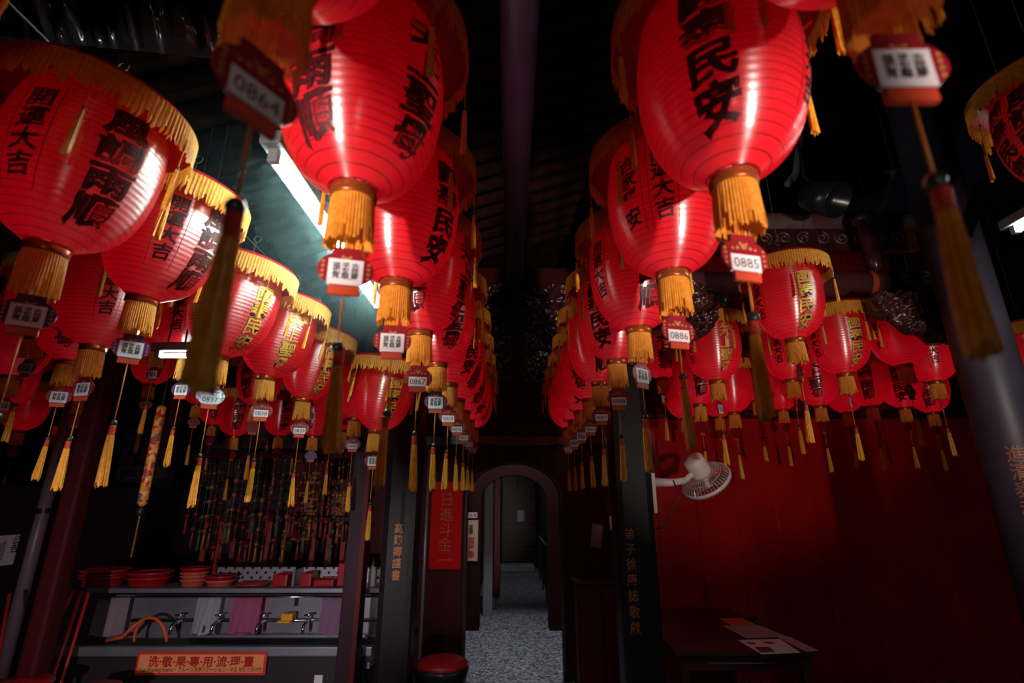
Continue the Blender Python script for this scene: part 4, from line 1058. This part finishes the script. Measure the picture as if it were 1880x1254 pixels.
# bin with red lid
q = atY(812, 1215, 4.35)
t = thing('lidded_bin', 'bin with red plastic lid and black bag at the foot of the stone column', 'bin', (q.x, 4.35, 0))
obj('bin_bag', lathe(bmesh.new(), [(.15, 0), (.17, .03), (.19, q.z-.10), (.205, q.z-.05), (.19, q.z-.02)], 28, jit=lambda i, z: .006*sin(i*1.9+z*9)), BLACK, t, smooth=True)
obj('lid', lathe(bmesh.new(), [(.185, q.z-.035), (.192, q.z-.02), (.188, q.z), (.15, q.z+.02), (.09, q.z+.03), (.02, q.z+.034)], 36), BASIN, t, smooth=True)
# passage: pillar, plinth, far door, step
q = atY(912, 1000, 10.2); o = obj('red_pillar', bbox(-.10, .10, -.1, .1, 0, 3.4, .01), mat('corridor_red', (.26, .012, .012), .4), None, (q.x-.03, 10.2, 0)); tag(o, 'dull red pillar far inside the arch', 'pillar')
q = atY(897, 1000, 8.6); o = obj('grey_pillar', bbox(-.07, .07, -.08, .08, .001, 3.5, .006), mat('grey_stone', (.22, .22, .24), .5), None, (q.x, 8.6, 0)); tag(o, 'pale grey stone pilaster just inside the second arch', 'pillar')
o = obj('stone_plinth', bbox(-.12, .13, -.15, .15, .0, .14, .02), mat('grey_stone', (.22, .22, .24), .5), None, (q.x-.03, 9.2, 0)); tag(o, 'low grey stone plinth at the corridor edge', 'plinth')
t = thing('door_step', 'pale stone step in front of the far door', 'step', (.05, 13.6, 0)); obj('slab', bbox(-.56, .50, -.3, .3, 0, .14, .02), mat('pale_stone', (.42, .42, .45), .5), t)
struct('door_1', bbox(-.60, .62, 14.08, 14.16, .14, 2.9), mat('dark_door', (.022, .010, .008), .35, noise_col=(.04, .015, .01), nscale=4), 'dark timber door at the far end of the passage')
bm = bmesh.new()
for z in (.42, .95, 1.12, 1.9):
    for a, b in ((-.56, -.02), (.04, .58)): box(bm, a, b, 14.05, 14.08, z, z+.03)
struct('trim_5', bm, mat('door_moulding', (.12, .05, .03), .35))
q = atY(956, 947, 14.02)
o = obj('paper_sheet', bbox(-.09, .09, -.003, .003, -.14, .14), PLATE, None, (q.x, 14.04, q.z)); tag(o, 'white paper sheet on the far dark door', 'notice')
t = thing('hand_rail', 'dark handrail along the corridor beyond the second arch', 'rail', (.60, 9.6, 0))
obj('rail', tube(bmesh.new(), [(0, -1.4, .9), (0, 2.4, .9)], .025, 8), STEELD, t, smooth=True)
for y in (-1.2, 0, 1.2, 2.3): obj('rail_post', tube(bmesh.new(), [(0, y, 0), (0, y, .9)], .018, 8), STEELD, t)
# right of the arch: paper tag, socket, dark cabinet
q = atY(1096, 984, YW-.02)
o = obj('paper_slip', bbox(-.055, .055, -.004, 0, -.115, .115, .001), mat('greyish_paper', (.42, .30, .32), .6), None, (q.x, YW-.004, q.z)); o.rotation_euler.y = R(8); tag(o, 'tilted greyish paper slip on the dark wall right of the arch', 'notice')
q = atY(1123, 961, YW-.03)
t = thing('wall_switch', 'small cream wall switch box beside the fan column', 'switch', (q.x+.01, YW, q.z))
obj('switch_body', bbox(-.03, .03, -.035, 0, -.07, .07, .005), WHITEPL, t); obj('rocker', bbox(-.012, .012, -.042, -.035, -.025, .025, .002), BASIN, t)
o = obj('red_conduit', tube(bmesh.new(), [(q.x-.01, YW-.03, .3), (q.x-.01, YW-.03, q.z-.07)], .016, 8), REDWOOD, smooth=True); tag(o, 'red painted conduit under the wall switch', 'pipe')
q = atY(1090, 1200, YW-.35)
t = thing('side_cabinet', 'low dark red cabinet against the wall right of the arch', 'cabinet', (.86, YW-.22, 0))
obj('body', bbox(-.25, .22, -.2, .2, 0, .92, .01), DARKRED, t); obj('top', bbox(-.27, .24, -.22, .2, .92, .95, .006), REDWOOD, t)
for k in (-1, 1): obj('door', bbox(-.12+k*.115-.10+.105, -.12+k*.115+.10+.105, -.212, -.2, .08, .86, .005), REDWOOD, t)

# ------------------------------------------------------------------ wall fan
fx = pR.x+.1425
q = atY(1215, 905, YC-.05)
t = thing('wall_fan', 'cream wall fan with round wire cage on the black stone column', 'fan', (fx, YC-.05, q.z))
za = atY(1215, 868, YC-.05).z-q.z; zb_ = atY(1215, 942, YC-.05).z-q.z
obj('wall_plate', bbox(0, .03, -.07, .07, zb_, za, .008), WHITEPL, t)
obj('plate_strip', bbox(.03, .036, -.02, .02, zb_+.02, za-.02, .002), mat('rose_plastic', (.45, .07, .07), .4), t)
pj = atY(1258, 882, YC-.08)-Vector((fx, YC-.05, q.z))
bm = bmesh.new(); tube(bm, [(.02, 0, za-.07), pj*.6+Vector((0, 0, .02)), pj], .036, 14, .024)
obj('arm', bm, WHITEPL, t, smooth=True)
ax = Vector((.55, .38, -.74)).normalized()
hc = atY(1297, 884, YC-.0)-Vector((fx, YC-.05, q.z))   # cage centre
def frame(c, d):
    d = d.normalized(); s_ = d.cross(Vector((0, 0, 1))).normalized(); u_ = s_.cross(d)
    return Matrix(((s_.x, u_.x, d.x, c.x), (s_.y, u_.y, d.y, c.y), (s_.z, u_.z, d.z, c.z), (0, 0, 0, 1)))
Mf = frame(hc, ax)
obj('knuckle', tube(bmesh.new(), [pj, Mf @ Vector((0, 0, -.14))], .022, 12), WHITEPL, t, smooth=True)
obj('motor_housing', lathe(bmesh.new(), [(.02, -.235), (.072, -.232), (.082, -.22), (.086, -.10), (.082, -.075), (.03, -.07)], 32, Mf), WHITEPL, t, smooth=True)
RC = .20
bm = bmesh.new()
for i in range(44):
    a = 2*pi*i/44; tube(bm, [Mf @ Vector((r*cos(a), r*sin(a), z)) for r, z in ((.04, -.075), (.12, -.07), (.175, -.055), (RC, -.02))], .0016, 4)
for r, z in ((.09, -.072), (.15, -.064)): tube(bm, [Mf @ Vector((r*cos(2*pi*i/36), r*sin(2*pi*i/36), z)) for i in range(37)], .002, 4)
obj('rear_cage', bm, mat('cage_wire', (.8, .68, .66), .35, metal=.3), t)
bm = bmesh.new()
for i in range(44):
    a = 2*pi*i/44; tube(bm, [Mf @ Vector((r*cos(a+o_), r*sin(a+o_), z)) for r, z, o_ in ((.035, .045, 0), (.12, .045, .1), (.175, .03, .18), (RC, 0, .2))], .0016, 4)
obj('front_cage', bm, mat('cage_wire', (.55, .42, .40), .35, metal=.3), t)
obj('cage_rim', lathe(bmesh.new(), [(RC-.006, -.022), (RC+.004, -.022), (RC+.005, .002), (RC-.006, .002), (RC-.006, -.022)], 48, Mf, False, False), mat('cage_rim', (.72, .66, .66), .35), t, smooth=True)
obj('hub', lathe(bmesh.new(), [(.01, .052), (.036, .048), (.038, .035), (.02, -.06)], 24, Mf), WHITEPL, t, smooth=True)
for k in range(3):
    bm = bmesh.new(); a0 = 2*pi*k/3; g = []
    for i in range(7):
        r = .03+.14*i/6; g.append([bm.verts.new(Mf @ Vector((r*cos(a0+w_), r*sin(a0+w_), .012*(w_*1.6)-.015))) for w_ in [(-.45-.15*i/6)+(.9+.3*i/6)*j/5 for j in range(6)]])
    for i in range(6):
        for j in range(5): bm.faces.new((g[i][j], g[i+1][j], g[i+1][j+1], g[i][j+1]))
    bmesh.ops.solidify(bm, geom=bm.faces[:], thickness=.002)
    obj('blade', bm, mat('clear_blade', (.5, .3, .3), .25), t, smooth=True)
bm = tube(bmesh.new(), [pj+Vector((-.10, -.02, .0)), pj+Vector((-.06, -.03, -.12)), Vector((.12, -.03, zb_-.02)), Vector((.10, -.02, zb_-.10)), Vector((.02, -.02, zb_-.11))], .005, 6)
obj('power_cord', bm, BLACK, t, smooth=True)

# ------------------------------------------------------------------ table with papers
ZT = .66
a = atZ(1240, 1197, ZT); b = atZ(1502, 1197, ZT); TY0 = a.y; TY1 = YW-.06; TX0 = max(a.x, pR.x+.16); TX1 = b.x
t = thing('wooden_table', 'dark polished wooden table with papers against the red wall', 'table', ((TX0+TX1)/2, (TY0+TY1)/2, 0)); hx = (TX1-TX0)/2; hy = (TY1-TY0)/2
TW = mat('polished_table', (.085, .018, .018), .22, noise_col=(.055, .012, .012), nscale=3)
obj('tabletop', bbox(-hx, hx, -hy, hy, ZT-.03, ZT, .012), TW, t)
obj('apron', bbox(-hx+.06, hx-.06, -hy+.05, -hy+.08, ZT-.13, ZT-.03), TW, t)
obj('drawer_edge', bbox(-hx+.25, hx-.08, -hy+.045, -hy+.05, ZT-.085, ZT-.078), CHROME, t)
for x in (-hx+.07, hx-.07):
    for y in (-hy+.07, hy-.07): obj('leg', bbox(x-.03, x+.03, y-.03, y+.03, 0, ZT-.03, .006), TW, t)
def sheet(pts, m, label, z, name='paper_sheet'):
    P = [atZ(u, v, ZT) for u, v in pts]; c = sum(P, Vector())/4
    bm = bmesh.new(); lo = [bm.verts.new((p.x-c.x, p.y-c.y, 0)) for p in P]; hi = [bm.verts.new((p.x-c.x, p.y-c.y, .002)) for p in P]
    bm.faces.new(lo[::-1]); bm.faces.new(hi)
    for i in range(4): bm.faces.new((lo[i], lo[(i+1) % 4], hi[(i+1) % 4], hi[i]))
    bmesh.ops.recalc_face_normals(bm, faces=bm.faces[:])
    o = obj(name, bm, m, None, (c.x, c.y, ZT+z)); tag(o, label, 'paper'); return o, c
sheet([(1320, 1136), (1364, 1136), (1390, 1149), (1342, 1149)], mat('orange_paper', (.72, .20, .03), .6), 'orange paper sheet at the back of the table papers', .001)
sheet([(1326, 1150), (1394, 1149), (1445, 1170), (1370, 1173)], mat('rose_grey_paper', (.50, .30, .32), .6), 'large rose grey paper sheet on the table', .0035)
sheet([(1428, 1171), (1448, 1169), (1503, 1195), (1480, 1197)], mat('rose_grey_paper', (.50, .30, .32), .6), 'narrow rose grey paper strip at the table edge', .001)
o, c = sheet([(1354, 1176), (1432, 1174), (1470, 1199), (1398, 1202)], PLATE, 'white printed leaflet with red logos at the front of the table', .0015, 'leaflet')
RP = mat('leaflet_red_print', (.50, .02, .05), .5)
for k, (u, v, r) in enumerate(((1380, 1182, .035), (1412, 1181, .04))):
    q = atZ(u, v, ZT)-c
    bm = bmesh.new(); lathe(bm, [(.0005, .0022), (r, .0022), (r*.9, .003), (.0005, .0032)], 7, Matrix.Translation((q.x, q.y, 0)))
    obj('logo_print', bm, RP, o)
P = [atZ(u, v, ZT)-c for u, v in ((1386, 1189), (1412, 1189), (1424, 1198), (1396, 1199))]
bm = bmesh.new(); bm.faces.new([bm.verts.new((p.x, p.y, .0026)) for p in P]); obj('photo_print', bm, mat('leaflet_brown_print', (.18, .02, .03), .5), o)
o = obj('small_dish', lathe(bmesh.new(), [(.03, 0), (.045, .02), (.04, .022), (.02, .006)], 20), BLACK, None, (atZ(1383, 1137, ZT).x, atZ(1383, 1137, ZT).y, ZT), smooth=True); tag(o, 'small dark dish at the table edge by the orange paper', 'dish')

# ------------------------------------------------------------------ small roof fittings on the right
for (u0, v0, u1, v1, u2, v2, lab) in ((1641, 316, 1636, 346, 1600, 400, 'bent steel strap bracket over the upper beam'), (1472, 252, 1466, 280, 1445, 340, 'bent steel strap bracket beside the biggest aisle lantern with tag 0885')):
    Yb = 3.3; A = atY(u0, v0, Yb); B = atY(u1, v1, Yb); D_ = atY(u2, v2, Yb)
    t = thing('steel_bracket', lab, 'bracket', A)
    bm = tube(bmesh.new(), [Vector((0, 0, 0)), B-A, (B-A)*.4+(D_-A)*.6+Vector((.03, 0, -.01)), D_-A], .026, 4)
    obj('strap', bm, mat('worn_steel', (.28, .27, .30), .4, metal=.6), t)
    obj('flange', bbox(-.06, .06, -.02, .02, 0, .012, .003), STEEL, t)
    obj('rod', tube(bmesh.new(), [(0, 0, .01), (0, 0, zc(A.x)-A.z-.1)], .006, 6), WIRE, t)
q = atY(1512, 362, 3.0)
t = thing('spotlight_can', 'black round spotlight can hanging under the dark roof', 'spotlight', q)
Mx = frame(Vector((0, 0, 0)), Vector((.25, -.55, -.5)))
obj('can', lathe(bmesh.new(), [(.05, -.16), (.10, -.12), (.115, .0), (.12, .12), (.10, .12), (.09, .02)], 28, Mx), mat('black_enamel', (.012, .012, .013), .25), t, smooth=True)
obj('bracket_arm', tube(bmesh.new(), [(0, 0, .02), (-.06, .06, .2), (-.06, .06, zc(q.x)-q.z-.1)], .012, 8), BLACK, t)
q = atY(1312, 545, 3.0)
t = thing('security_camera', 'small black cylinder camera under the painted beam beside tag 0885', 'camera', q)
Mx = frame(Vector((0, 0, 0)), Vector((.7, -.4, -.45)))
obj('body', lathe(bmesh.new(), [(.02, -.09), (.032, -.085), (.034, .06), (.036, .065), (.036, .085), (.02, .085)], 20, Mx), BLACK, t, smooth=True)
obj('mount', tube(bmesh.new(), [(0, 0, 0), (-.06, .15, .08), (-.06, .29, .10)], .012, 8), STEELD, t)

# ------------------------------------------------------------------ haze volume added to imitate the lens glow round the tube lamp
vm = bpy.data.materials.new('tube_glow_haze'); vm.use_nodes = True; nt = vm.node_tree; nt.nodes.clear()
N = nt.nodes; L = nt.links
o_ = N.new('ShaderNodeOutputMaterial'); vs = N.new('ShaderNodeVolumeScatter'); vs.inputs['Anisotropy'].default_value = .45; vs.inputs['Color'].default_value = (.75, .95, 1, 1)
tc = N.new('ShaderNodeTexCoord'); ln = N.new('ShaderNodeVectorMath'); ln.operation = 'LENGTH'; L.new(tc.outputs['Object'], ln.inputs[0])
mr = N.new('ShaderNodeMapRange'); mr.interpolation_type = 'SMOOTHSTEP'; mr.inputs['From Min'].default_value = 1; mr.inputs['From Max'].default_value = 0; mr.inputs['To Max'].default_value = .13
L.new(ln.outputs['Value'], mr.inputs[0]); L.new(mr.outputs[0], vs.inputs['Density']); L.new(vs.outputs[0], o_.inputs['Volume'])
bm = bmesh.new(); bmesh.ops.create_icosphere(bm, subdivisions=3, radius=1)
h = obj('tube_glow_haze', bm, vm, None, ((p1.x+p2.x)/2, (p1.y+p2.y)/2+.1, p1.z)); h.scale = (.6, 1.25, .5)
tag(h, 'thin bluish haze added as the glow round the bright tube lamp', 'smoke', None, 'stuff')
